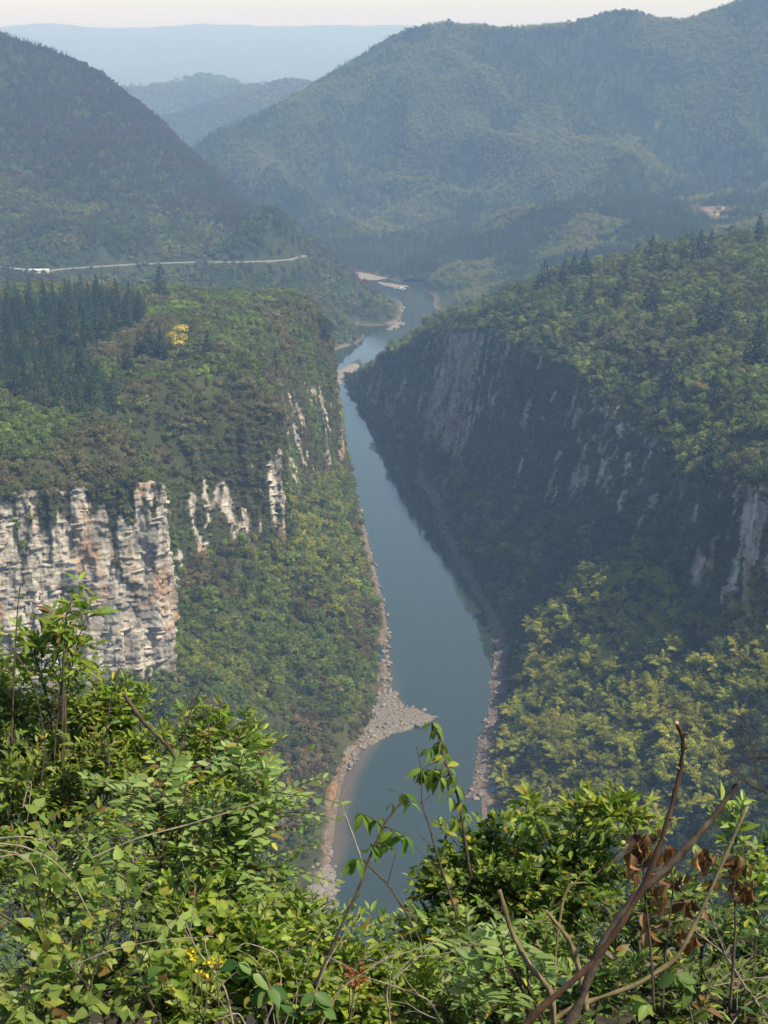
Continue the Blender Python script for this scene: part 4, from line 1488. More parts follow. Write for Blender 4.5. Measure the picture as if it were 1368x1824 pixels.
# the road
M['concrete'] = mat_plain('pale_concrete', (0.13, 0.122, 0.11), (0.2, 0.19, 0.175), 0.4, 0.9)
rp, _ = catmull(np.array(ROAD), [10] * (len(ROAD) - 1))
d = unit(np.gradient(rp, axis=0)); side = np.stack([-d[:, 1], d[:, 0], 0 * d[:, 0]], -1)
prof = [(-3.0, -1.6), (-2.2, 0.25), (2.2, 0.25), (2.6, -0.5)]
RV = np.stack([rp + side * a + np.array([0, 0, b - 0.05]) for a, b in prof], 0)
tag(link(bpy.data.objects.new('road', mesh_np('road', RV.reshape(-1, 3), grid_faces(4, len(rp)), M['concrete']))), kind='structure')

# buildings
M['white_wall'] = mat_plain('white_wall', (0.62, 0.63, 0.64), (0.8, 0.8, 0.79), 0.3, 0.85)
M['metal_roof'] = mat_plain('pale_sheet_roof', (0.50, 0.54, 0.58), (0.62, 0.66, 0.70), 0.4, 0.5)
M['tile_roof'] = mat_plain('brown_tile_roof', (0.12, 0.07, 0.05), (0.26, 0.15, 0.11), 1.0, 0.85)
M['dark_glass'] = mat_plain('dark_window', (0.03, 0.035, 0.04), (0.06, 0.065, 0.07), 1.0, 0.2, 0, 0.5)


def box_mesh(name, x0, x1, y0, y1, z0, z1, mat):
    v = [(x, y, z) for z in (z0, z1) for y in (y0, y1) for x in (x0, x1)]
    f = [(0, 2, 3, 1), (4, 5, 7, 6), (0, 1, 5, 4), (2, 6, 7, 3), (0, 4, 6, 2), (1, 3, 7, 5)]
    return mesh_np(name, np.array(v, float), np.array(f), mat)


def gable(name, L, W, z0, h, over, mat):
    x, y = L / 2 + over, W / 2 + over
    v = [(-x, -y, z0), (x, -y, z0), (x, y, z0), (-x, y, z0), (-x, 0, z0 + h), (x, 0, z0 + h)]
    v += [(a, b, c + 0.15) for a, b, c in v]
    q = [(0, 1, 5, 4), (2, 3, 4, 5), (6, 10, 11, 7), (8, 11, 10, 9), (0, 6, 7, 1), (2, 8, 9, 3)]
    t = [(0, 4, 10), (0, 10, 6), (4, 3, 9), (4, 9, 10), (1, 7, 11), (1, 11, 5), (5, 11, 8), (5, 8, 2)]
    return mesh_np(name, np.array(v, float), [np.array(q), np.array(t)], mat)


def house(name, loc, rz, L, W, H, rh, roof, label, cat, nwin=3):
    e = empty(name, loc, rz)
    tag(e, label, cat)
    wv = [(-L / 2, -W / 2, -1), (L / 2, -W / 2, -1), (L / 2, W / 2, -1), (-L / 2, W / 2, -1), (-L / 2, -W / 2, H), (L / 2, -W / 2, H), (L / 2, W / 2, H), (-L / 2, W / 2, H), (-L / 2, 0, H + rh), (L / 2, 0, H + rh)]
    w = mesh_np('wall', np.array(wv, float), [np.array([(0, 1, 5, 4), (2, 3, 7, 6), (1, 2, 6, 5), (3, 0, 4, 7)]), np.array([(4, 7, 8), (5, 9, 6)])], M['white_wall'])
    link(bpy.data.objects.new('wall', w), e)
    link(bpy.data.objects.new('roof', gable('roof', L, W, H + 0.02, rh, 0.35, roof)), e)
    link(bpy.data.objects.new('door', box_mesh('door', -L * 0.06, L * 0.06, -W / 2 - 0.06, -W / 2 + 0.1, 0, min(2.2, H * 0.8), M['dark_glass'])), e)
    for i in range(nwin):
        x = -L / 2 + L * (i + 0.5) / nwin
        if abs(x) < L * 0.1: continue
        w = link(bpy.data.objects.new('window', box_mesh('window', x - 0.7, x + 0.7, -W / 2 - 0.04, -W / 2 + 0.1, H * 0.33, H * 0.77, M['metal_roof'])), e)
        link(bpy.data.objects.new('pane', box_mesh('pane', x - 0.6, x + 0.6, -W / 2 - 0.05, -W / 2 + 0.05, H * 0.36, H * 0.74, M['dark_glass'])), w)
    return e


p = at_z(65, 489, 59.6)
house('roadside_shed', p, math.radians(4), 20, 6, 3.6, 0.9, M['metal_roof'], 'long low white shed beside the pale road', 'shed', 6)
p = at_z(2, 490, 59.6)
house('roadside_shed', p, math.radians(2), 9, 6, 3.4, 0.8, M['metal_roof'], 'short white shed at the left edge beside the road', 'shed', 3)
# white rail running down to the long shed
e = empty('guard_rail', (0, 0, 0)); tag(e, 'thin white guard rail above the road, left of the long shed', 'guard rail')
ra, rb = at_z(-20, 473, 66), at_z(44, 480, 62.5)
v, f = cone_tube([ra + (rb - ra) * t for t in (0, 0.25, 0.5, 0.75, 1)], [0.28] * 5, 6)
link(bpy.data.objects.new('rail', mesh_np('rail', v, f, M['white_wall'])), e)
for i in range(9):
    q = ra + (rb - ra) * i / 8
    link(bpy.data.objects.new('post', box_mesh('post', q[0] - 0.12, q[0] + 0.12, q[1] - 0.12, q[1] + 0.12, q[2] - 6, q[2] - 0.2, M['white_wall'])), e)

# terraced field and farmhouses on the middle ridge
FP = [(1244, 364), (1300, 364), (1318, 366), (1300, 384), (1280, 396), (1262, 384)]
fc = ground(1265, 377)
if fc is not None:
    for k, (dx, dy, lx, ly, c) in enumerate([(0, 18, 17, 14, 0), (3, 0, 15, 12, 1), (6, -16, 12, 11, 0), (34, 24, 12, 12, 1)]):
        h = BVH.ray_cast(Vector((fc[0] + dx, fc[1] + dy, 400)), Vector((0, 0, -1)))[0]
        if h is None: continue
        m = mat_plain('field_soil', (0.16, 0.12, 0.08), (0.27, 0.21, 0.14), 0.3, 0.95) if c else mat_plain('field_stubble', (0.19, 0.17, 0.085), (0.29, 0.25, 0.14), 0.3, 0.95)
        o = link(bpy.data.objects.new('terraced_field', box_mesh('terraced_field', -lx, lx, -ly, ly, -8, 1.0, m)))
        o.location = (h[0], h[1], h[2] + 0.8)
        o.rotation_euler = (0.12, 0, 0.1 * k)
        tag(o, kind='structure')
    for x, y, L, lab in [(1244, 368, 6, 'tiny upper farmhouse left of the terraced field'), (1257, 383, 7, 'tiny lower farmhouse below the terraced field')]:
        p = ground(x, y)
        house('farmhouse', p + np.array([0, -3, 0.8]), 0.2, L, 5, 3.2, 1.6, M['tile_roof'], lab, 'house', 2)
for x, y, L, lab in [(470, 150, 15, 'far white house on the hill crest in the gap'), (566, 156, 15, 'far white house at the foot of the mountain skyline'), (531, 153, 11, 'far small house between two others on the hazy hill crest')]:
    p = at_y(x, y, 4150)
    house('farmhouse', p + np.array([0, 0, -1]), 0.3, L, 9, 6, 3, M['tile_roof'], lab, 'house', 3)

# single trees standing up on the skyline of the mountain
for x, y, h, lab in [(800, 60, 22, 'rounded tree rising above the first mountain crest'), (1033, 62, 24, 'big rounded tree on the skyline in the saddle of the mountain'), (980, 66, 18, 'tree at the left end of the second mountain crest'),
                     (1012, 60, 20, 'upright tree left of the big rounded skyline tree'), (1120, 45, 18, 'bushy tree on the highest hump of the mountain crest'), (690, 98, 16, 'tree on the descending mountain skyline')]:
    p = ground(x, y)
    if p is not None:
        plant('skyline_tree', random.choice(BROAD_KINDS), p, h / 7.2, (0.03, 0.045, 0.02), lab, 'tree', None, 0.75)


# ------------------------------------------------------------------ angular slabs standing proud of the cliffs
def slab_mesh(seed):
    rg = np.random.default_rng(seed)
    v = np.array([(x, y, z) for z in (-1, 1) for y in (-1, 1) for x in (-1, 1)], float) * 0.5
    v = v + rg.normal(size=v.shape) * np.array([0.07, 0.07, 0.05])
    v[[2, 3]] += np.array([0, 0, 0.12]) * rg.normal()
    f = np.array([(0, 2, 3, 1), (4, 5, 7, 6), (0, 1, 5, 4), (2, 6, 7, 3), (0, 4, 6, 2), (1, 3, 7, 5)])
    return mesh_np('rock_slab', v, f, M['rock'])


SLABS = [slab_mesh(600 + i) for i in range(8)]


def slabs(bank, P, rock, V, U, nrm, cond, count, smin, smax, rg):
    ok = np.argwhere(cond & (rock > 0.6) & (V > 4.06) & (V < 4.93))
    if len(ok) == 0: return
    for i, j in ok[rg.choice(len(ok), count)]:
        n = nrm[i, j].copy(); n[2] = 0
        n /= np.linalg.norm(n) + 1e-9
        w, d, h = rg.uniform(smin, smax), rg.uniform(0.6, 1.3), rg.uniform(0.3, 1.3) * (smin / 1.6)
        if rg.random() < 0.3: w, h = w * 0.45, h * 3.0
        o = bpy.data.objects.new('rock_slab', SLABS[rg.integers(8)])
        o.location = P[i, j] + n * (0.05 * d)
        o.rotation_euler = (rg.normal() * 0.05, rg.normal() * 0.05, math.atan2(n[1], n[0]) - math.pi / 2 + rg.normal() * 0.22)
        o.scale = (w, d, h)
        link(o, bank)


sgn = 1.0 if np.mean(nl[(Vl > 4.4) & (Vl < 4.6) & (Ul < 3)][:, 1]) < 0 else -1.0
slabs(left_bank, Pl, rock_l, Vl, Ul, nl * sgn, (Ul > 0.9) & (Ul < 3.25), 230, 1.6, 4.6, rg5)
slabs(left_bank, Pl, rock_l, Vl, Ul, nl * sgn, (Ul > 5.0) & (Ul < 11.5), 70, 1.6, 4.0, rg5)
sgr = 1.0 if np.mean(nr_[(Vr > 4.4) & (Vr < 4.6) & (Ur > 6) & (Ur < 8)][:, 0]) < 0 else -1.0
slabs(right_bank, Pr, rock_r, Vr, Ur, nr_ * sgr, (Ur > 6.0) & (Ur < 8.2), 90, 1.6, 4.0, rg5)
slabs(right_bank, Pr, rock_r, Vr, Ur, nr_ * sgr, (Ur > 1.6) & (Ur < 2.4), 40, 1.6, 4.0, rg5)

# ------------------------------------------------------------------ the near hillside and its shrubs
def near_hill():
    nx, ny = 90, 120
    X, Y = np.meshgrid(np.linspace(-60, 60, nx), np.concatenate([np.linspace(-30, 12, 70), np.linspace(13, 190, 50)]))
    yy = [-30, 0, 2, 4, 6, 8, 9, 10, 14, 25, 60, 120, 190]
    zz = [0.5, -1.65, -2.2, -3.5, -4.45, -5.25, -5.85, -6.7, -11.5, -26, -80, -170, -240]
    Z = CAM_Z + np.interp(Y, yy, zz) + 0.25 * fbm(X / 3, Y / 3, 0, 4, 90) * smooth(0.5, 3, np.hypot(X, Y)) + 2.0 * fbm(X / 18, Y / 18, 0, 2, 91) * smooth(8, 25, np.hypot(X, Y))
    me = mesh_np('near_hillside', np.stack([X, Y, Z], -1).reshape(-1, 3), grid_faces(ny, nx), mat_plain('leaf_litter', (0.02, 0.017, 0.01), (0.07, 0.055, 0.03), 9.0, 0.95, 0.05), True)
    tag(link(bpy.data.objects.new('near_hillside', me)), kind='structure')


near_hill()

M['fg_leaf'] = mat_leaf('shrub_leaf', 'obj', 0.42, 0.48, 0.38)
M['fg_dry'] = mat_leaf('dry_leaf', 'obj', 0.2, 0.6, 0.3)
M['twig'] = mat_plain('twig_bark', (0.035, 0.026, 0.018), (0.11, 0.085, 0.055), 30.0, 0.85, 0.004)
M['green_twig'] = mat_plain('green_stem', (0.05, 0.055, 0.022), (0.12, 0.12, 0.05), 30.0, 0.7, 0.002)
M['pale_twig'] = mat_plain('dry_pale_stem', (0.17, 0.14, 0.09), (0.36, 0.31, 0.23), 25.0, 0.85, 0.003)
M['cut_bark'] = mat_plain('brown_peeling_bark', (0.03, 0.017, 0.01), (0.12, 0.066, 0.033), 22.0, 0.8, 0.012, 0.3, 'pos', (1, 1, 0.35))
M['grey_bark'] = mat_plain('grey_brown_bark', (0.04, 0.03, 0.02), (0.13, 0.10, 0.065), 24.0, 0.85, 0.01, 0.25)
M['olive_bark'] = mat_plain('olive_bark', (0.09, 0.075, 0.035), (0.24, 0.19, 0.09), 16.0, 0.8, 0.006, 0.25)
M['fresh_cut'] = mat_plain('fresh_cut_wood', (0.40, 0.29, 0.16), (0.55, 0.43, 0.28), 40.0, 0.8)
M['petal'] = mat_leaf('yellow_petal', 'obj', 0.3, 0.5, 0.3)


def leaf_template(kind):
    """length 1 along +X, lying in XY, folded along the midrib and curled; verts, tris, brightness"""
    t = np.array([0.0, 0.2, 0.45, 0.72, 1.0])
    w = {'lance': [0, 0.13, 0.17, 0.11, 0], 'oval': [0, 0.22, 0.29, 0.2, 0], 'heart': [0.02, 0.36, 0.33, 0.17, 0], 'long': [0, 0.13, 0.2, 0.15, 0], 'pinna': [0, 0.19, 0.22, 0.17, 0],
         'dry': [0, 0.17, 0.21, 0.15, 0]}[kind]
    curl = {'lance': 0.16, 'oval': 0.14, 'heart': 0.12, 'long': 0.38, 'pinna': 0.12, 'dry': 0.5}[kind]
    fold = {'lance': 0.45, 'oval': 0.35, 'heart': 0.25, 'long': 0.5, 'pinna': 0.3, 'dry': 1.3}[kind]
    mid = np.stack([t, 0 * t, -curl * t ** 2], -1)
    V, B = [*mid], [1.12] * 5
    for s in (1, -1):
        for k in (1, 2, 3):
            back = -0.09 if (kind == 'heart' and k == 1) else 0.0
            V.append((t[k] + back - 0.02, s * w[k], mid[k, 2] + fold * w[k])); B.append(0.93)
    F = []
    for s, o in ((1, 5), (-1, 8)):
        tri = [(0, 1, o), (1, 2, o), (2, o + 1, o), (2, 3, o + 1), (3, o + 2, o + 1), (3, 4, o + 2)]
        F += [f if s > 0 else f[::-1] for f in tri]
    return np.array(V, float), np.array(F), np.array(B)


TEMPL = {k: leaf_template(k) for k in ('lance', 'oval', 'heart', 'long', 'pinna', 'dry')}
LEAF_ME = {}
for k, (v, f, b) in TEMPL.items():
    me = mesh_np('leaf', v, f, M['fg_dry'] if k == 'dry' else M['fg_leaf'], True)
    attr_c(me, 'v', np.repeat(b[:, None], 3, 1))
    LEAF_ME[k] = me


def frames(d, n):
    d = unit(d)
    n = unit(n - d * np.sum(n * d, -1, keepdims=True))
    return d, np.cross(n, d), n


class Leaves:
    def __init__(self): self.p, self.d, self.n, self.s, self.c, self.k = [], [], [], [], [], []

    def add(self, p, d, n, s, c, k):
        self.p.append(p); self.d.append(d); self.n.append(n); self.s.append(s); self.c.append(c); self.k.append(k)


def tubes_mesh(name, curves, mat, sides=5):
    vs, fs, o = [], [], 0
    for pts, r in curves:
        v, f = cone_tube(pts, r, sides)
        vs.append(v); fs.append(f + o); o += len(v)
    return mesh_np(name, np.concatenate(vs), np.concatenate(fs), mat, True)


def bez(p0, p1, p2, n=6):
    t = np.linspace(0, 1, n)[:, None]
    return p0 * (1 - t) ** 2 + 2 * p1 * t * (1 - t) + p2 * t ** 2


def emit(e, L, n_obj, name='leaf', mass='foliage'):
    """the leaves nearest the viewer become parts of their own, the rest one mass"""
    if not L.p: return
    P, D, N, S, C = (np.array(x, float) for x in (L.p, L.d, L.n, L.s, L.c))
    K = np.array(L.k)
    order = np.argsort(np.linalg.norm(P - np.array([0, 0, CAM_Z]), axis=1) / (0.3 + S) + RNG.random(len(P)) * 4)
    x, y = project(P)
    order = [i for i in order if -10 < x[i] < 1378 and -10 < y[i] < 1834][:n_obj]
    sel = np.zeros(len(P), bool); sel[order] = True
    d, b, n = frames(D, N)
    from mathutils import Matrix
    for i in np.nonzero(sel)[0]:
        o = bpy.data.objects.new(name, LEAF_ME[K[i]])
        m = Matrix(((d[i, 0], b[i, 0], n[i, 0], P[i, 0]), (d[i, 1], b[i, 1], n[i, 1], P[i, 1]), (d[i, 2], b[i, 2], n[i, 2], P[i, 2]), (0, 0, 0, 1)))
        o.color = (*C[i], 1)
        link(o, e)
        loc = Matrix.Translation(-Vector(e.location)) @ m @ Matrix.Diagonal((S[i], S[i], S[i], 1))
        o.matrix_local = loc
    rest = ~sel
    if rest.sum() == 0: return
    vs, fs, cs, off = [], [], [], 0
    for k in set(K[rest]):
        q = rest & (K == k)
        v, f, br = TEMPL[k]
        m = q.sum()
        W = (P[q][:, None] + S[q][:, None, None] * (v[None, :, 0:1] * d[q][:, None] + v[None, :, 1:2] * b[q][:, None] + v[None, :, 2:3] * n[q][:, None]))
        vs.append(W.reshape(-1, 3))
        fs.append((f[None] + (np.arange(m) * len(v))[:, None, None]).reshape(-1, 3) + off)
        off += m * len(v)
        cs.append((C[q][:, None] * br[None, :, None]).reshape(-1, 3))
    me = mesh_np(mass, np.concatenate(vs) - np.array(e.location), np.concatenate(fs), M['fg_dry'] if 'dry' in set(K[rest]) else M['fg_leaf'], True)
    attr_c(me, 'v', np.concatenate(cs))
    o = link(bpy.data.objects.new(mass, me), e)
    o.color = (1, 1, 1, 1)
    o['kind'] = 'stuff'


def tintmix(pal, rg, a=0.3):
    c = np.array(pal[rg.integers(len(pal))])
    if rg.random() < 0.05: c = np.array([(0.26, 0.17, 0.04), (0.17, 0.09, 0.04), (0.36, 0.30, 0.05)][rg.integers(3)])
    return c * rg.uniform(1 - a, 1 + a) * rg.uniform(0.94, 1.06, 3) * np.array([1.05, 1.16, 1.0])


def add_twig(L, tw, p, d, ln, rg, leaf, pal, size, n, style='alt', r=0.0022):
    """one leafy twig: a thin curved stem and its leaves"""
    side = unit(np.cross(d, np.array([0.1, 0.2, 0.97])))
    droop = np.array([0, 0, -0.22 * ln])
    end = p + d * ln + droop
    path = bez(p, p + d * ln * 0.55 + np.array([0, 0, 0.05 * ln]), end, 5)
    tw.append((path, np.linspace(r, r * 0.45, 5)))
    up = np.array([0.25, -0.15, 1.0])                     # blades turn towards the light
    for i in range(n):
        t = (i + 0.6) / n
        q = path[0] * (1 - t) ** 2 + 2 * (p + d * ln * 0.55) * t * (1 - t) + path[-1] * t ** 2
        s = size * rg.uniform(0.5, 1.45) * (0.75 + 0.45 * math.sin(t * 3))
        sg = 1 if i % 2 else -1
        if style == 'pinnate':
            ld = unit(side * sg + d * 0.35 + rg.normal(size=3) * 0.08)
            nn = unit(np.cross(d, side) * (1 if np.cross(d, side)[2] > 0 else -1) + up * 0.4 + rg.normal(size=3) * 0.12)
        elif style == 'droop':
            ld = unit(side * sg * 0.7 + d * 0.25 + np.array([0, 0, -0.75]) + rg.normal(size=3) * 0.2)
            nn = unit(up * 0.4 + d + rg.normal(size=3) * 0.3)
        else:
            ld = unit(side * sg * 0.75 + d * 0.6 + rg.normal(size=3) * 0.38)
            nn = unit(up + rg.normal(size=3) * 0.5)
        L.add(q + ld * 0.006, ld, nn, s, tintmix(pal, rg), leaf)
    if style != 'droop':
        L.add(path[-1], unit(d + rg.normal(size=3) * 0.25), unit(up + rg.normal(size=3) * 0.3), size * rg.uniform(0.7, 1.05), tintmix(pal, rg), leaf)


def shrub(name, label, base_px, blobs, leaf, pal, size, seed, twig_len=0.2, per_twig=8, style='alt', branches=14, twigs=6, n_obj=120, bark='twig', up=0.5, cat='shrub', stem=0.014):
    """blobs: (px, py, depth, rx px, ry px) places where the crown is full"""
    rg = np.random.default_rng(seed)
    bx, by, bd = base_px
    base = at_d(bx, by, bd)
    e = empty(name, base)
    tag(e, label, cat)
    L, br, tw = Leaves(), [], []
    for (px, py, dp, rx, ry) in blobs:
        c = at_d(px, py, dp)
        k = dp / FPX
        R = np.array([rx * k, (rx + ry) * 0.35 * k, ry * k])
        ctrl = base * 0.45 + c * 0.55 + rg.normal(size=3) * 0.06
        m = bez(base + rg.normal(size=3) * 0.03, ctrl, c, 8)
        br.append((m, np.linspace(stem, stem * 0.35, 8)))
        nb = max(4, int(branches))
        for b in range(nb):
            v = unit(rg.normal(size=3) + np.array([0, -0.25, 0.35]))
            tip = c + v * R * rg.uniform(0.55, 0.95)
            st = m[rg.integers(4, 8)]
            path = bez(st, (st + tip) / 2 + rg.normal(size=3) * 0.03 + np.array([0, 0, 0.02]), tip, 6)
            br.append((path, np.linspace(stem * 0.38, stem * 0.14, 6)))
            for j in range(twigs):
                t = 0.35 + 0.65 * (j + rg.random()) / twigs
                q = path[min(5, int(t * 5))] * (1 - (t * 5) % 1) + path[min(5, int(t * 5) + 1)] * ((t * 5) % 1)
                d = unit(v * 0.7 + rg.normal(size=3) * 0.65 + np.array([0, -0.1, up]))
                add_twig(L, tw, q, d, twig_len * rg.uniform(0.6, 1.25), rg, leaf, pal, size, per_twig, style)
    for nm, cv, sd in (('branches', br, 5), ('twigs', tw, 3)):
        me = tubes_mesh(nm, [(p - base, r) for p, r in cv], M[bark], sd)
        o = link(bpy.data.objects.new(nm, me), e)
        if nm == 'twigs': o['kind'] = 'stuff'
    emit(e, L, n_obj)
    return e


def path_px(pts, dp0, dp1=None):
    n = len(pts)
    dp1 = dp0 if dp1 is None else dp1
    ctrl = np.array([at_d(x, y, dp0 + (dp1 - dp0) * i / (n - 1)) for i, (x, y) in enumerate(pts)])
    out, _ = catmull(ctrl, [6] * (n - 1))
    return out


def stemobj(e, name, pts, r0, r1, mat, seed=0, sides=9, under=None):
    rg = np.random.default_rng(seed + 900)
    r = np.linspace(r0, r1, len(pts)) * (1 + 0.15 * rg.normal(size=len(pts)))
    v, f = cone_tube(pts, r, sides)
    v = v + (r0 * 0.10) * rg.normal(size=v.shape)
    n = len(v)
    caps = [np.arange(sides)[::-1], n - sides + np.arange(sides)]
    me = mesh_np(name, v - np.array(e.location), [f, np.array([caps[0]]), np.array([caps[1]])], mat, True)
    return link(bpy.data.objects.new(name, me), under or e)


G1 = [(0.125, 0.17, 0.024), (0.17, 0.205, 0.03), (0.07, 0.11, 0.018), (0.235, 0.245, 0.05)]
PALE = [(0.20, 0.26, 0.075), (0.15, 0.215, 0.055), (0.25, 0.29, 0.11)]
YOUNG = [(0.2, 0.25, 0.025), (0.26, 0.28, 0.035), (0.13, 0.195, 0.026)]
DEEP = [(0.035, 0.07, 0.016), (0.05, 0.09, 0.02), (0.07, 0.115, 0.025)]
VINE = [(0.165, 0.215, 0.05), (0.11, 0.165, 0.035), (0.205, 0.245, 0.06), (0.235, 0.24, 0.05)]
RED = [(0.13, 0.10, 0.075), (0.16, 0.125, 0.10), (0.085, 0.09, 0.035), (0.10, 0.12, 0.045)]

# left: dense dark-stemmed shrub behind, seen against the cliff
shrub('leafy_shrub', 'tall bushy shrub in the left corner against the rock face', (90, 1900, 7.2),
      [(40, 1300, 7.0, 120, 110), (-20, 1210, 7.2, 80, 70), (160, 1270, 7.0, 110, 80), (110, 1390, 6.7, 170, 110), (20, 1440, 6.6, 120, 110)],
      'lance', G1, 0.043, 1, 0.15, 9, branches=19, twigs=7, n_obj=150)
shrub('leafy_shrub', 'bright leafy shrub top left of the bent dark branch', (320, 1900, 7.0),
      [(300, 1330, 6.9, 120, 70), (225, 1250, 7.0, 55, 50), (400, 1330, 6.9, 80, 50), (300, 1430, 6.6, 150, 80)],
      'lance', [*G1, *YOUNG], 0.045, 2, 0.15, 9, branches=15, twigs=7, n_obj=130)
shrub('leafy_sprig', 'slender leafy sprig poking up before the pale cliff', (105, 1420, 6.8),
      [(95, 1135, 6.8, 60, 28), (140, 1095, 6.8, 22, 22), (60, 1160, 6.8, 40, 25)], 'lance', [*G1, *YOUNG], 0.06, 3, 0.13, 7, branches=4, twigs=4, n_obj=70, stem=0.008)
shrub('pinnate_shrub', 'pale shrub with feathered compound leaves at the left', (330, 1950, 6.0),
      [(370, 1470, 5.9, 120, 70), (470, 1430, 5.9, 60, 40), (290, 1400, 6.0, 70, 35), (420, 1540, 5.8, 110, 60), (250, 1530, 5.8, 120, 60)],
      'pinna', PALE, 0.044, 4, 0.24, 14, 'pinnate', branches=7, twigs=4, n_obj=190, up=0.25)
shrub('leaf_fan', 'pale feathered spray reaching out over the river bank', (400, 1500, 5.9),
      [(495, 1420, 5.8, 40, 26), (440, 1400, 5.8, 45, 25)], 'pinna', PALE, 0.05, 5, 0.22, 10, 'pinnate', branches=4, twigs=2, n_obj=90, up=0.1, stem=0.006)
shrub('creeping_vine', 'tangle of heart-shaped vine leaves in the lower left corner', (60, 2000, 5.0),
      [(70, 1560, 5.3, 150, 70), (60, 1660, 5.0, 170, 90), (220, 1640, 5.2, 130, 80), (40, 1780, 4.8, 150, 80), (220, 1760, 4.9, 150, 80)],
      'heart', VINE, 0.041, 6, 0.2, 6, branches=7, twigs=4, n_obj=240, up=0.4, cat='vine', bark='green_twig', stem=0.006)
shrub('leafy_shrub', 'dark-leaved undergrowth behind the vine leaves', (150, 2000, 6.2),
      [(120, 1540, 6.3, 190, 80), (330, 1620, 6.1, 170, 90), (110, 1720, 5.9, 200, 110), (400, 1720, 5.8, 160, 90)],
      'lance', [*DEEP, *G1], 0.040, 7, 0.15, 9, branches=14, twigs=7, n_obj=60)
shrub('leafy_shrub', 'fresh yellow-green shrub below the middle of the picture', (400, 2000, 5.4),
      [(350, 1650, 5.5, 110, 60), (420, 1690, 5.4, 120, 60), (330, 1780, 5.2, 130, 60), (500, 1740, 5.4, 90, 60)],
      'oval', [*YOUNG, *G1], 0.037, 8, 0.15, 9, branches=13, twigs=6, n_obj=180, bark='green_twig')
shrub('leafy_shrub', 'low bright shrub at the bottom, just below the river', (620, 2000, 5.6),
      [(600, 1740, 5.6, 100, 55), (680, 1720, 5.8, 90, 50), (620, 1800, 5.4, 120, 50), (740, 1780, 5.6, 110, 60), (540, 1660, 6.0, 70, 40)],
      'lance', [*YOUNG, *G1], 0.043, 9, 0.16, 9, branches=12, twigs=6, n_obj=170, bark='green_twig')
shrub('leafy_shrub', 'thin shrub over the stony left shore', (520, 1950, 6.4),
      [(470, 1640, 6.4, 70, 45), (570, 1690, 6.3, 70, 40), (420, 1600, 6.4, 60, 45)], 'lance', [*G1, *PALE], 0.05, 10, 0.16, 8, branches=9, twigs=4, n_obj=80)
# right of the middle: round small-leaved bush in front of the bamboo slope
shrub('round_bush', 'round small-leaved bush in front of the bamboo slope', (950, 2000, 7.6),
      [(850, 1525, 7.5, 95, 65), (960, 1525, 7.6, 105, 68), (1050, 1515, 7.6, 65, 50), (900, 1590, 7.3, 150, 90), (1010, 1590, 7.3, 120, 90), (800, 1600, 7.4, 60, 50)],
      'oval', [*G1, *DEEP, *YOUNG], 0.037, 11, 0.14, 10, branches=20, twigs=7, n_obj=230)
shrub('leafy_sprig', 'leafy shoots rising from the top of the round bush', (1040, 1560, 7.3),
      [(1095, 1440, 7.3, 20, 18), (1050, 1455, 7.3, 28, 20), (950, 1445, 7.3, 28, 18), (1140, 1470, 7.3, 45, 12)], 'lance', [*YOUNG, *G1], 0.06, 12, 0.13, 7, branches=4, twigs=4, n_obj=80, stem=0.006)
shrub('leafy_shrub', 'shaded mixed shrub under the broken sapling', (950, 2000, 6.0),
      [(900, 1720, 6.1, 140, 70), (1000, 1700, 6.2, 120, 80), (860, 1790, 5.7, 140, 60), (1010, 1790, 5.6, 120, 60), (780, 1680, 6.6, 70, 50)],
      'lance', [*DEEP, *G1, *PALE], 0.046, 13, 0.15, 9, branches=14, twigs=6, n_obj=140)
shrub('bronze_shrub', 'sparse bronze and green narrow-leaved shrub in the lower right corner', (1200, 2000, 5.8),
      [(1150, 1690, 6.0, 120, 80), (1250, 1690, 6.0, 100, 70), (1130, 1770, 5.7, 140, 60), (1270, 1780, 5.7, 110, 60), (1200, 1620, 6.2, 90, 50)],
      'lance', [*RED, *G1, *DEEP], 0.046, 14, 0.15, 9, branches=11, twigs=5, n_obj=170)
shrub('leafy_sprig', 'curly-leaved green sprig beside the thin slanting branch', (1290, 1900, 6.4),
      [(1240, 1560, 6.4, 50, 40), (1310, 1490, 6.5, 45, 25), (1340, 1570, 6.4, 40, 30)], 'lance', [*YOUNG, *PALE], 0.058, 15, 0.14, 7, branches=5, twigs=3, n_obj=80, stem=0.007)
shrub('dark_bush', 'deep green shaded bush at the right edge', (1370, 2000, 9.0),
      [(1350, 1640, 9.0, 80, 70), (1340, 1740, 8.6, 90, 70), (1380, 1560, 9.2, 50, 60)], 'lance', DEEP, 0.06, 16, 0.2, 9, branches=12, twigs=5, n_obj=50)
shrub('pinnate_sprig', 'compound leaf sprig with pale leaflets below the round bush', (960, 1850, 5.4),
      [(890, 1700, 5.3, 45, 22), (920, 1735, 5.2, 40, 18), (905, 1665, 5.3, 22, 16)], 'pinna', [*PALE, (0.2, 0.26, 0.1)], 0.062, 17, 0.2, 11, 'pinnate', branches=3, twigs=1, n_obj=110, up=0.1, stem=0.006)

# the same scrub goes on to both sides of what the picture shows
shrub('leafy_shrub', 'leafy shrub continuing beyond the left edge', (-300, 2000, 6.6), [(-230, 1330, 7.0, 150, 110), (-330, 1480, 6.6, 200, 130), (-260, 1650, 6.0, 220, 130), (-250, 1800, 5.4, 200, 110)],
      'lance', [*G1, *DEEP], 0.05, 18, 0.16, 8, branches=14, twigs=6, n_obj=0)
shrub('leafy_shrub', 'leafy shrub continuing beyond the right edge', (1650, 2000, 6.4), [(1560, 1560, 7.2, 150, 100), (1640, 1680, 6.6, 200, 120), (1560, 1800, 5.8, 190, 110)],
      'lance', [*G1, *DEEP], 0.05, 19, 0.16, 8, branches=14, twigs=6, n_obj=0)


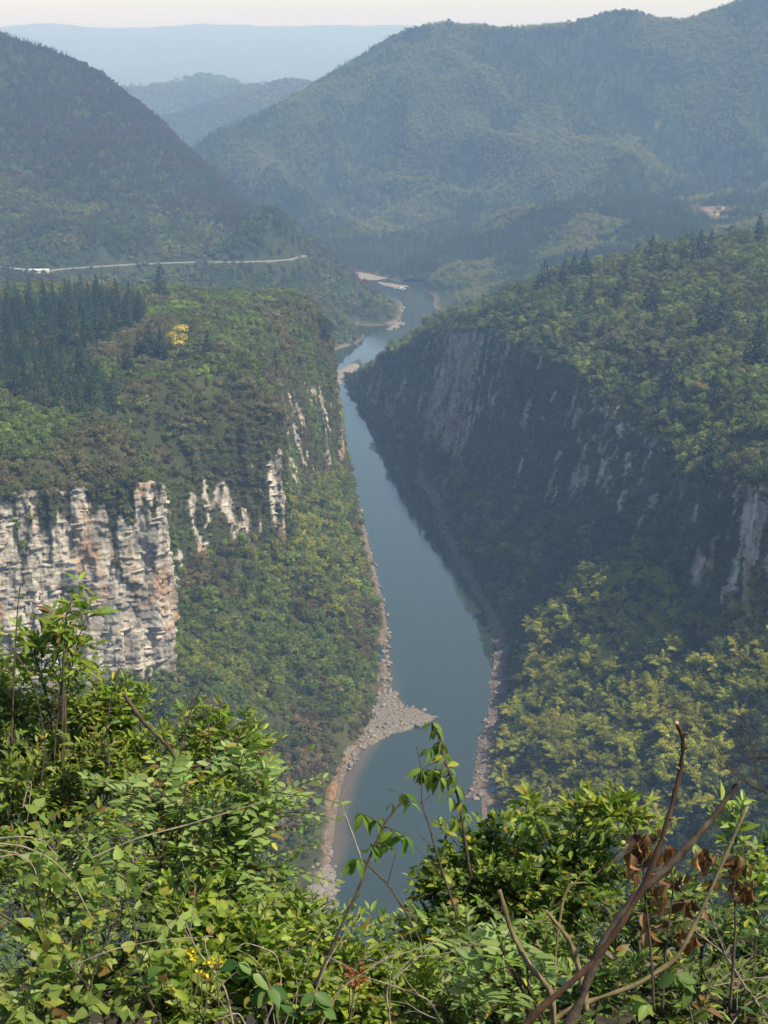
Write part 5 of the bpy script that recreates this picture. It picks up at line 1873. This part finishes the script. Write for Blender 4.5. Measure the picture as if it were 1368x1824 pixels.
# ---- single shoots
def shoot(name, label, px, dp, r0, r1, mat, leaves, leaf, pal, size, seed, style='droop', extra=()):
    rg = np.random.default_rng(seed)
    pts = path_px(px, dp)
    e = empty(name, pts[0]); tag(e, label, 'shoot')
    stemobj(e, 'stem', pts, r0, r1, M[mat], seed=seed, sides=6)
    L, tw = Leaves(), []
    for (x, y, n, ln) in leaves:
        p = at_d(x, y, dp)
        q = pts[np.argmin(np.linalg.norm(pts - p, axis=1))]
        tw.append((bez(q, (p + q) / 2 + np.array([0, 0, 0.02]), p, 5), np.linspace(r1 * 1.1, r1 * 0.6, 5)))
        for i in range(n):
            a = i / max(1, n) * 6.28 + rg.random()
            ld = unit(np.array([math.cos(a), 0.4 * math.sin(a), -0.75 if style == 'droop' else 0.1]) + rg.normal(size=3) * 0.25)
            L.add(p, ld, unit(np.array([0.3, -0.35, 0.9]) + rg.normal(size=3) * 0.25), size * ln * rg.uniform(0.8, 1.15), tintmix(pal, rg, 0.2), leaf)
    for i, q in enumerate(extra):
        stemobj(e, 'side_twig', path_px(q, dp), r1 * 1.2, r1 * 0.5, M[mat], seed=seed * 10 + i, sides=5)
    if tw:
        tag(link(bpy.data.objects.new('twigs', tubes_mesh('twigs', [(p - pts[0], r) for p, r in tw], M[mat], 4)), e), kind='stuff')
    emit(e, L, 400)
    return e


shoot('leafy_shoot', 'slanting dark shoot with big drooping leaves over the river', [(560, 1760), (590, 1690), (640, 1580), (665, 1510), (690, 1460), (716, 1428)], 5.2, 0.006, 0.0025, 'twig',
      [(645, 1450, 5, 1.0), (672, 1462, 4, 0.8), (700, 1482, 4, 1.1), (720, 1490, 3, 1.0), (660, 1505, 3, 0.9), (636, 1530, 4, 1.1), (690, 1508, 3, 0.9), (698, 1433, 3, 0.6), (722, 1415, 3, 0.8), (733, 1432, 2, 0.8)],
      'long', [(0.13, 0.195, 0.026), (0.16, 0.22, 0.035), (0.09, 0.15, 0.025)], 0.075, 31)
shoot('leafy_shoot', 'upright leafy shoot with drooping leaf tufts against the gravel spit', [(838, 1560), (820, 1440), (806, 1390), (790, 1350), (780, 1310), (772, 1290)], 6.4, 0.007, 0.002, 'twig',
      [(768, 1288, 6, 0.9), (778, 1300, 6, 0.9), (785, 1322, 6, 1.0), (765, 1335, 5, 0.9), (790, 1345, 5, 0.9), (752, 1370, 6, 1.2), (770, 1372, 6, 1.3), (783, 1385, 5, 1.2), (797, 1365, 5, 0.9), (805, 1380, 6, 0.8),
       (812, 1400, 6, 0.8), (800, 1420, 5, 0.8), (822, 1430, 6, 0.7), (828, 1450, 6, 0.7), (810, 1460, 5, 0.7)],
      'long', [(0.15, 0.205, 0.04), (0.18, 0.22, 0.06), (0.11, 0.17, 0.03)], 0.07, 32)
shoot('bare_shoot', 'thin bare forked shoot crossing the river right of the drooping leaves', [(830, 1680), (800, 1590), (778, 1520), (764, 1470), (752, 1430), (750, 1370), (742, 1330)], 6.2, 0.005, 0.0015, 'twig', [], 'lance', G1, 0.05, 33,
      extra=[[(752, 1432), (720, 1415), (690, 1405)], [(752, 1430), (768, 1415), (775, 1410)], [(775, 1510), (750, 1490), (740, 1470)], [(790, 1560), (760, 1530), (730, 1500), (712, 1470)], [(812, 1620), (840, 1560), (850, 1520)]])
shoot('bare_shoot', 'wispy pale leafless shoot over the dark water', [(650, 1560), (640, 1520), (622, 1470), (606, 1425), (600, 1405)], 5.6, 0.004, 0.0015, 'pale_twig', [], 'lance', G1, 0.05, 34,
      extra=[[(606, 1425), (614, 1408), (622, 1400)], [(622, 1470), (612, 1450), (606, 1440)], [(648, 1545), (662, 1530), (672, 1522)]])
shoot('bare_shoot', 'low dark leafless runner below the drooping leaves', [(750, 1680), (720, 1620), (690, 1575), (660, 1545), (645, 1530)], 5.8, 0.005, 0.002, 'twig', [], 'lance', G1, 0.05, 35,
      extra=[[(690, 1575), (700, 1540), (705, 1520)], [(720, 1620), (745, 1600), (770, 1590)]])
shoot('bent_branch', 'bent dark bare branch above the pale feathered shrub', [(220, 1235), (255, 1285), (300, 1330), (328, 1366), (380, 1354), (415, 1325), (450, 1282)], 6.4, 0.009, 0.004, 'twig', [], 'lance', G1, 0.05, 36,
      extra=[[(328, 1366), (330, 1420), (318, 1480), (310, 1560)], [(380, 1350), (400, 1310), (430, 1285)], [(374, 1340), (372, 1300), (366, 1270)], [(300, 1330), (285, 1290), (275, 1250)]])
shoot('bare_shoot', 'thin dark upright stem before the pale cliff at the far left', [(20, 1330), (26, 1180), (31, 1090), (36, 1040)], 6.6, 0.005, 0.002, 'twig', [(36, 1060, 3, 0.5)], 'lance', G1, 0.06, 37, 'up')
shoot('bare_shoot', 'thin dark stem carrying the topmost leaves before the cliff', [(110, 1420), (112, 1250), (114, 1160), (118, 1100), (126, 1075)], 6.6, 0.006, 0.002, 'twig', [(126, 1075, 5, 0.9), (118, 1100, 5, 1.0), (112, 1130, 4, 0.9), (122, 1120, 4, 0.8)], 'lance', [*G1, *YOUNG], 0.07, 38, 'up')

# ---- dry stems and vines
shoot('dry_vine', 'arching pale dry vine stems at the left edge', [(-20, 1500), (40, 1508), (90, 1530), (130, 1572), (165, 1640)], 4.9, 0.0032, 0.002, 'pale_twig', [], 'lance', G1, 0.05, 41,
      extra=[[(-20, 1512), (30, 1520), (60, 1545), (75, 1600)], [(-20, 1495), (40, 1490), (80, 1500), (105, 1530)], [(-10, 1530), (25, 1522), (50, 1530)], [(40, 1440), (50, 1400), (56, 1395), (48, 1470)]])
shoot('dry_runner', 'long pale dry stem slanting across the left shrubs', [(100, 1560), (160, 1530), (240, 1495), (330, 1470), (430, 1440), (480, 1425)], 5.4, 0.0035, 0.0018, 'pale_twig', [], 'lance', G1, 0.05, 42)
shoot('dry_runner', 'thin pale runner across the lower left leaves', [(130, 1720), (200, 1692), (280, 1675), (380, 1668)], 4.7, 0.0018, 0.0012, 'pale_twig', [], 'lance', G1, 0.05, 43,
      extra=[[(265, 1675), (272, 1655), (278, 1640)]])
shoot('dry_runner', 'arched grey grass stems right of the yellow flowers', [(470, 1830), (500, 1750), (490, 1700), (440, 1680), (420, 1690)], 4.9, 0.0025, 0.0014, 'pale_twig', [], 'lance', G1, 0.05, 44,
      extra=[[(520, 1830), (530, 1760), (515, 1700), (505, 1690)], [(490, 1830), (480, 1760), (455, 1710), (420, 1690)], [(505, 1830), (535, 1750), (560, 1680), (590, 1640), (630, 1625)]])
shoot('dry_runner', 'whitish straight dry stem leaning right at the bottom middle', [(550, 1800), (580, 1720), (610, 1670), (640, 1625)], 5.0, 0.0032, 0.002, 'pale_twig', [], 'lance', G1, 0.05, 45)
shoot('dry_runner', 'curled grey stalk at the bottom, left of the middle', [(395, 1830), (400, 1812), (425, 1806), (440, 1830)], 4.6, 0.003, 0.002, 'pale_twig', [], 'lance', G1, 0.05, 46)
# big oval leaves low in the middle
shoot('broad_leaved_shoot', 'shoot with large hanging oval leaves at the bottom middle', [(500, 1860), (490, 1790), (470, 1730), (440, 1700)], 4.8, 0.005, 0.003, 'green_twig',
      [(425, 1715, 4, 1.0), (450, 1735, 4, 1.1), (478, 1760, 4, 1.2), (498, 1790, 3, 1.2), (560, 1770, 4, 1.1), (575, 1795, 3, 1.1)], 'oval', [(0.05, 0.11, 0.022), (0.08, 0.14, 0.03), (0.13, 0.19, 0.05)], 0.06, 47)
shoot('broad_leaved_shoot', 'shoot with a few large pale leaves at the bottom right', [(1240, 1860), (1225, 1780), (1210, 1745)], 5.0, 0.004, 0.002, 'green_twig',
      [(1205, 1740, 4, 1.0), (1225, 1760, 3, 0.9), (1260, 1800, 3, 0.9), (1150, 1790, 3, 0.8)], 'oval', [(0.17, 0.21, 0.05), (0.12, 0.18, 0.04)], 0.08, 48)

# ---- the broken sapling on the right
e = empty('broken_sapling', at_d(900, 1880, 4.5))
tag(e, 'broken brown sapling with two bare snapped limbs on the right', 'sapling')
limb = path_px([(880, 1890), (960, 1800), (1050, 1720), (1110, 1640), (1155, 1560), (1190, 1460), (1212, 1370), (1217, 1320), (1206, 1290)], 4.5, 4.35)
limb_a = stemobj(e, 'limb', limb, 0.0105, 0.0055, M['cut_bark'], seed=1)
limb2 = path_px([(985, 1880), (1030, 1790), (1075, 1680), (1130, 1600), (1200, 1535), (1265, 1462), (1300, 1415), (1313, 1396)], 4.6, 4.5)
limb_b = stemobj(e, 'limb', limb2, 0.0175, 0.006, M['grey_bark'], seed=2)
tipa, tipb = limb[-1], limb2[-1]
o = stemobj(e, 'snapped_end', np.array([tipa, tipa + np.array([-0.004, 0, 0.006])]), 0.0062, 0.0055, M['fresh_cut'], seed=3, under=limb_a)
o = stemobj(e, 'snapped_end', np.array([limb2[-1], limb2[-1] + (limb2[-1] - limb2[-2]) * 0.8 + np.array([0.002, 0, 0.004])]), 0.0065, 0.001, M['cut_bark'], seed=4, under=limb_b)
for i, (k, sx) in enumerate([(30, 1), (36, -1), (40, 1), (24, 1), (44, 1)]):
    k = min(k, len(limb) - 1)
    stemobj(e, 'stub', np.array([limb[k], limb[k] + np.array([0.016 * sx, -0.01, 0.012])]), 0.005, 0.002, M['olive_bark'], seed=10 + i, sides=6, under=limb_a)

e = empty('slanting_branch', at_d(900, 1880, 5.0))
tag(e, 'long thin grey-brown branch curving up to the right behind the sapling', 'branch')
stemobj(e, 'stem', path_px([(930, 1870), (1010, 1800), (1130, 1755), (1205, 1705), (1250, 1620), (1290, 1530), (1331, 1437)], 5.2), 0.010, 0.005, M['olive_bark'], seed=5)
e = empty('cut_stem', at_d(990, 1850, 5.0))
tag(e, 'curved olive stem snapped off left of the sapling', 'branch')
stemobj(e, 'stem', path_px([(986, 1860), (982, 1770), (940, 1715), (908, 1650), (890, 1585)], 5.0), 0.012, 0.006, M['olive_bark'], seed=6)
e = empty('cut_stem', at_d(1040, 1800, 4.9))
tag(e, 'short olive stem snapped off close beside the sapling base', 'branch')
stemobj(e, 'stem', path_px([(1045, 1800), (1034, 1735), (1012, 1672), (972, 1622)], 4.9), 0.012, 0.006, M['olive_bark'], seed=7)
stemobj(e, 'side_twig', path_px([(990, 1645), (960, 1643), (930, 1648)], 4.9), 0.003, 0.0015, M['olive_bark'], seed=8, sides=6)
e = empty('crooked_stem', at_d(985, 1790, 5.3))
tag(e, 'thin crooked tan stem between the two snapped stems', 'branch')
stemobj(e, 'stem', path_px([(986, 1800), (990, 1700), (1000, 1620), (1014, 1577), (1042, 1572)], 5.3), 0.006, 0.003, M['olive_bark'], seed=9, sides=6)
stemobj(e, 'side_twig', path_px([(1008, 1590), (1025, 1570), (1042, 1552)], 5.3), 0.003, 0.0015, M['olive_bark'], seed=10, sides=6)


# ---- dead brown leaves
def dead_branch(label, px, clusters, dp, seed):
    rg = np.random.default_rng(seed)
    pts = path_px(px, dp)
    e = empty('dead_branch', pts[0]); tag(e, label, 'branch')
    stemobj(e, 'stem', pts, 0.005, 0.002, M['twig'], seed=seed, sides=6)
    L, tw = Leaves(), []
    for x, y, n in clusters:
        p = at_d(x, y, dp)
        q = pts[np.argmin(np.linalg.norm(pts - p, axis=1))]
        tw.append((bez(q, (p + q) / 2 + np.array([0, 0, 0.015]), p, 5), np.linspace(0.003, 0.0015, 5)))
        for i in range(n):
            ld = unit(np.array([rg.normal() * 0.35, rg.normal() * 0.3, -1.0]))
            c = np.array([(0.20, 0.095, 0.035), (0.28, 0.15, 0.06), (0.13, 0.06, 0.025), (0.33, 0.2, 0.1)][rg.integers(4)]) * rg.uniform(0.8, 1.2)
            L.add(p + rg.normal(size=3) * 0.012, ld, unit(np.array([rg.normal(), -0.8, 0.3])), 0.066 * rg.uniform(0.7, 1.2), c * 0.95, 'dry')
    link(bpy.data.objects.new('twigs', tubes_mesh('twigs', [(p - pts[0], r) for p, r in tw], M['twig'], 4)), e)
    emit(e, L, 400, 'dry_leaf', 'dry_foliage')


dead_branch('dead twig hung with curled brown leaves left of the sapling limbs', [(1165, 1800), (1160, 1700), (1150, 1600), (1140, 1500), (1130, 1470)],
            [(1125, 1490, 4), (1140, 1485, 4), (1155, 1480, 5), (1122, 1520, 4), (1148, 1515, 4), (1165, 1512, 5), (1130, 1555, 5), (1182, 1510, 4), (1185, 1540, 4), (1176, 1575, 3)], 4.9, 51)
dead_branch('dead twig with brown leaves hanging between and below the sapling limbs', [(1180, 1800), (1185, 1700), (1195, 1620), (1200, 1570)],
            [(1195, 1570, 5), (1208, 1566, 4), (1180, 1600, 4), (1185, 1640, 3), (1150, 1630, 3), (1225, 1610, 5), (1160, 1660, 3), (1215, 1650, 4), (1240, 1670, 3)], 5.3, 52)
dead_branch('dead twig with brown leaves at the right beside the thin slanting branch', [(1300, 1800), (1310, 1650), (1305, 1570), (1285, 1520)],
            [(1245, 1520, 4), (1262, 1520, 5), (1250, 1540, 3), (1300, 1530, 5), (1315, 1525, 4), (1325, 1540, 3), (1305, 1565, 4), (1320, 1585, 5), (1330, 1580, 4), (1270, 1565, 4)], 5.3, 53)

# ---- bare twigs at the right edge
def twiggy(label, roots, dp, seed, mat='twig', depth=3):
    rg = np.random.default_rng(seed)
    base = at_d(*roots[0][0], dp)
    e = empty('bare_twigs', base); tag(e, label, 'branch')
    cv = []

    def grow(p, d, ln, r, lev):
        mid = p + d * ln * 0.5 + rg.normal(size=3) * 0.1 * ln
        end = p + d * ln + rg.normal(size=3) * 0.12 * ln
        path = bez(p, mid, end, 6)
        cv.append((path, np.linspace(r, r * 0.5, 6)))
        if lev > 0:
            for _ in range(rg.integers(2, 4)):
                t = rg.integers(2, 6)
                grow(path[t], unit(d + rg.normal(size=3) * np.array([0.7, 0.35, 0.6])), ln * rg.uniform(0.4, 0.7), r * 0.55, lev - 1)
    for pts in roots:
        P = path_px(pts, dp)
        cv.append((P, np.linspace(0.0045, 0.002, len(P))))
        for i in range(3, len(P), 4):
            grow(P[i], unit(P[i] - P[i - 2] + rg.normal(size=3) * np.array([0.02, 0.01, 0.02])), 0.16, 0.002, depth - 1)
    tag(link(bpy.data.objects.new('twigs', tubes_mesh('twigs', [(p - base, r) for p, r in cv], M[mat], 4)), e), kind='stuff')


twiggy('leafless dark twigs reaching in from the right edge above the sapling', [[(1390, 1420), (1340, 1400), (1300, 1370), (1270, 1320), (1243, 1293)], [(1390, 1340), (1350, 1350), (1320, 1330)], [(1390, 1450), (1350, 1385), (1345, 1310)]], 6.6, 61)
twiggy('leafless twigs low at the right edge behind the brown leaves', [[(1390, 1660), (1350, 1600), (1310, 1570)], [(1390, 1720), (1340, 1700), (1290, 1720)], [(1380, 1560), (1350, 1540), (1330, 1500)]], 6.8, 62)
twiggy('pale dead twigs in the lower right corner', [[(1380, 1830), (1330, 1760), (1290, 1700), (1240, 1660)], [(1300, 1830), (1330, 1790), (1368, 1770)], [(1200, 1800), (1260, 1760), (1330, 1745)]], 5.6, 63, 'pale_twig', 2)

twiggy('tangle of thin brown stems among the vine leaves in the lower left corner', [[(20, 1850), (60, 1760), (75, 1650), (60, 1560)], [(150, 1850), (165, 1740), (200, 1650), (230, 1600)], [(-10, 1620), (80, 1680), (160, 1760), (190, 1830)], [(300, 1850), (250, 1740), (240, 1640)]], 4.9, 64, 'twig', 2)
twiggy('thin pale stems among the fresh shrubs at the bottom middle', [[(420, 1850), (400, 1760), (350, 1690), (330, 1640)], [(560, 1850), (610, 1760), (700, 1700)], [(700, 1850), (690, 1760), (740, 1700)], [(800, 1850), (760, 1780), (650, 1740)]], 5.0, 65, 'pale_twig', 2)
twiggy('dark bare twigs sticking out of the tall shrub in the left corner', [[(60, 1480), (80, 1330), (60, 1220), (20, 1150)], [(200, 1420), (190, 1300), (200, 1230)], [(300, 1420), (330, 1300), (350, 1240)]], 6.5, 66, 'twig', 2)


# ---- flowers and the withered orange head
def flowers(label, spots, dp, seed, col, size, name='yellow_flowers', cat='flower'):
    rg = np.random.default_rng(seed)
    base = at_d(spots[0][0], spots[0][1] + 90, dp)
    e = empty(name, base); tag(e, label, cat)
    cv = []
    v, f, br = TEMPL['oval']
    me = mesh_np('petal', v, f, M['petal'], True)
    attr_c(me, 'v', np.ones((len(v), 3)))
    from mathutils import Matrix
    for x, y, n in spots:
        c = at_d(x, y, dp)
        cv.append((bez(base, (base + c) / 2 + rg.normal(size=3) * 0.01, c, 5), np.linspace(0.003, 0.0015, 5)))
        for _ in range(n):
            p = c + rg.normal(size=3) * 0.014
            sv, sf = ico_stone(5, 1.0)
            fl = bpy.data.objects.new('flower', mesh_np('flower', sv * size * 0.22, sf, M['green_twig'], True))
            link(fl, e)
            fl.location = p - base
            for k in range(4):
                a = k * 1.57 + rg.random()
                d = unit(np.array([math.cos(a), -0.4, math.sin(a)]) + rg.normal(size=3) * 0.25)
                nn = unit(np.array([0.2, -1, 0.5]) + rg.normal(size=3) * 0.3)
                D, B, N = frames(d[None], nn[None])
                o = bpy.data.objects.new('petal', me)
                o.color = (*(np.array(col) * rg.uniform(0.8, 1.2)), 1)
                link(o, fl)
                s = size * rg.uniform(0.7, 1.2)
                o.matrix_local = Matrix(((D[0, 0], B[0, 0], N[0, 0]), (D[0, 1], B[0, 1], N[0, 1]), (D[0, 2], B[0, 2], N[0, 2]))).to_4x4() @ Matrix.Diagonal((s, s, s, 1))
    link(bpy.data.objects.new('stalks', tubes_mesh('stalks', [(p - base, r) for p, r in cv], M['green_twig'], 4)), e)


flowers('small bright yellow flower cluster furthest left of the trio', [(341, 1697, 3), (350, 1708, 2)], 4.7, 71, (0.7, 0.56, 0.02), 0.015)
flowers('small bright yellow flower cluster furthest right of the trio', [(390, 1703, 3)], 4.7, 72, (0.7, 0.56, 0.02), 0.015)
flowers('small bright yellow flower cluster lowest of the trio', [(362, 1722, 2), (364, 1730, 2)], 4.7, 73, (0.7, 0.56, 0.02), 0.015)
flowers('withered rusty orange flower head at the bottom middle', [(622, 1730, 4), (636, 1726, 4), (628, 1745, 4), (642, 1740, 3)], 5.0, 74, (0.26, 0.085, 0.025), 0.016, 'withered_flower_head')

# ------------------------------------------------------------------ the hazy air
def build_haze():
    x0, x1, y0, y1, z0, z1 = -4700, 4700, -900, 14300, -16, 345
    v = [(x, y, z) for z in (z0, z1) for y in (y0, y1) for x in (x0, x1)]
    f = [(0, 2, 3, 1), (4, 5, 7, 6), (0, 1, 5, 4), (2, 6, 7, 3), (0, 4, 6, 2), (1, 3, 7, 5)]
    t = NT('haze_air')
    pv = t.n('ShaderNodeVolumePrincipled')
    pv.inputs['Color'].default_value = (0.41, 0.63, 0.97, 1)
    pv.inputs['Absorption Color'].default_value = (1, 0.85, 0.0, 1)
    pv.inputs['Density'].default_value = 0.000215
    pv.inputs['Anisotropy'].default_value = 0.0
    t.t.links.new(pv.outputs[0], t.out.inputs['Volume'])
    me = mesh_np('haze', np.array(v, float), np.array(f), t.m)
    o = link(bpy.data.objects.new('haze', me))
    tag(o, 'pale blue haze filling the whole valley', kind='stuff')


build_haze()
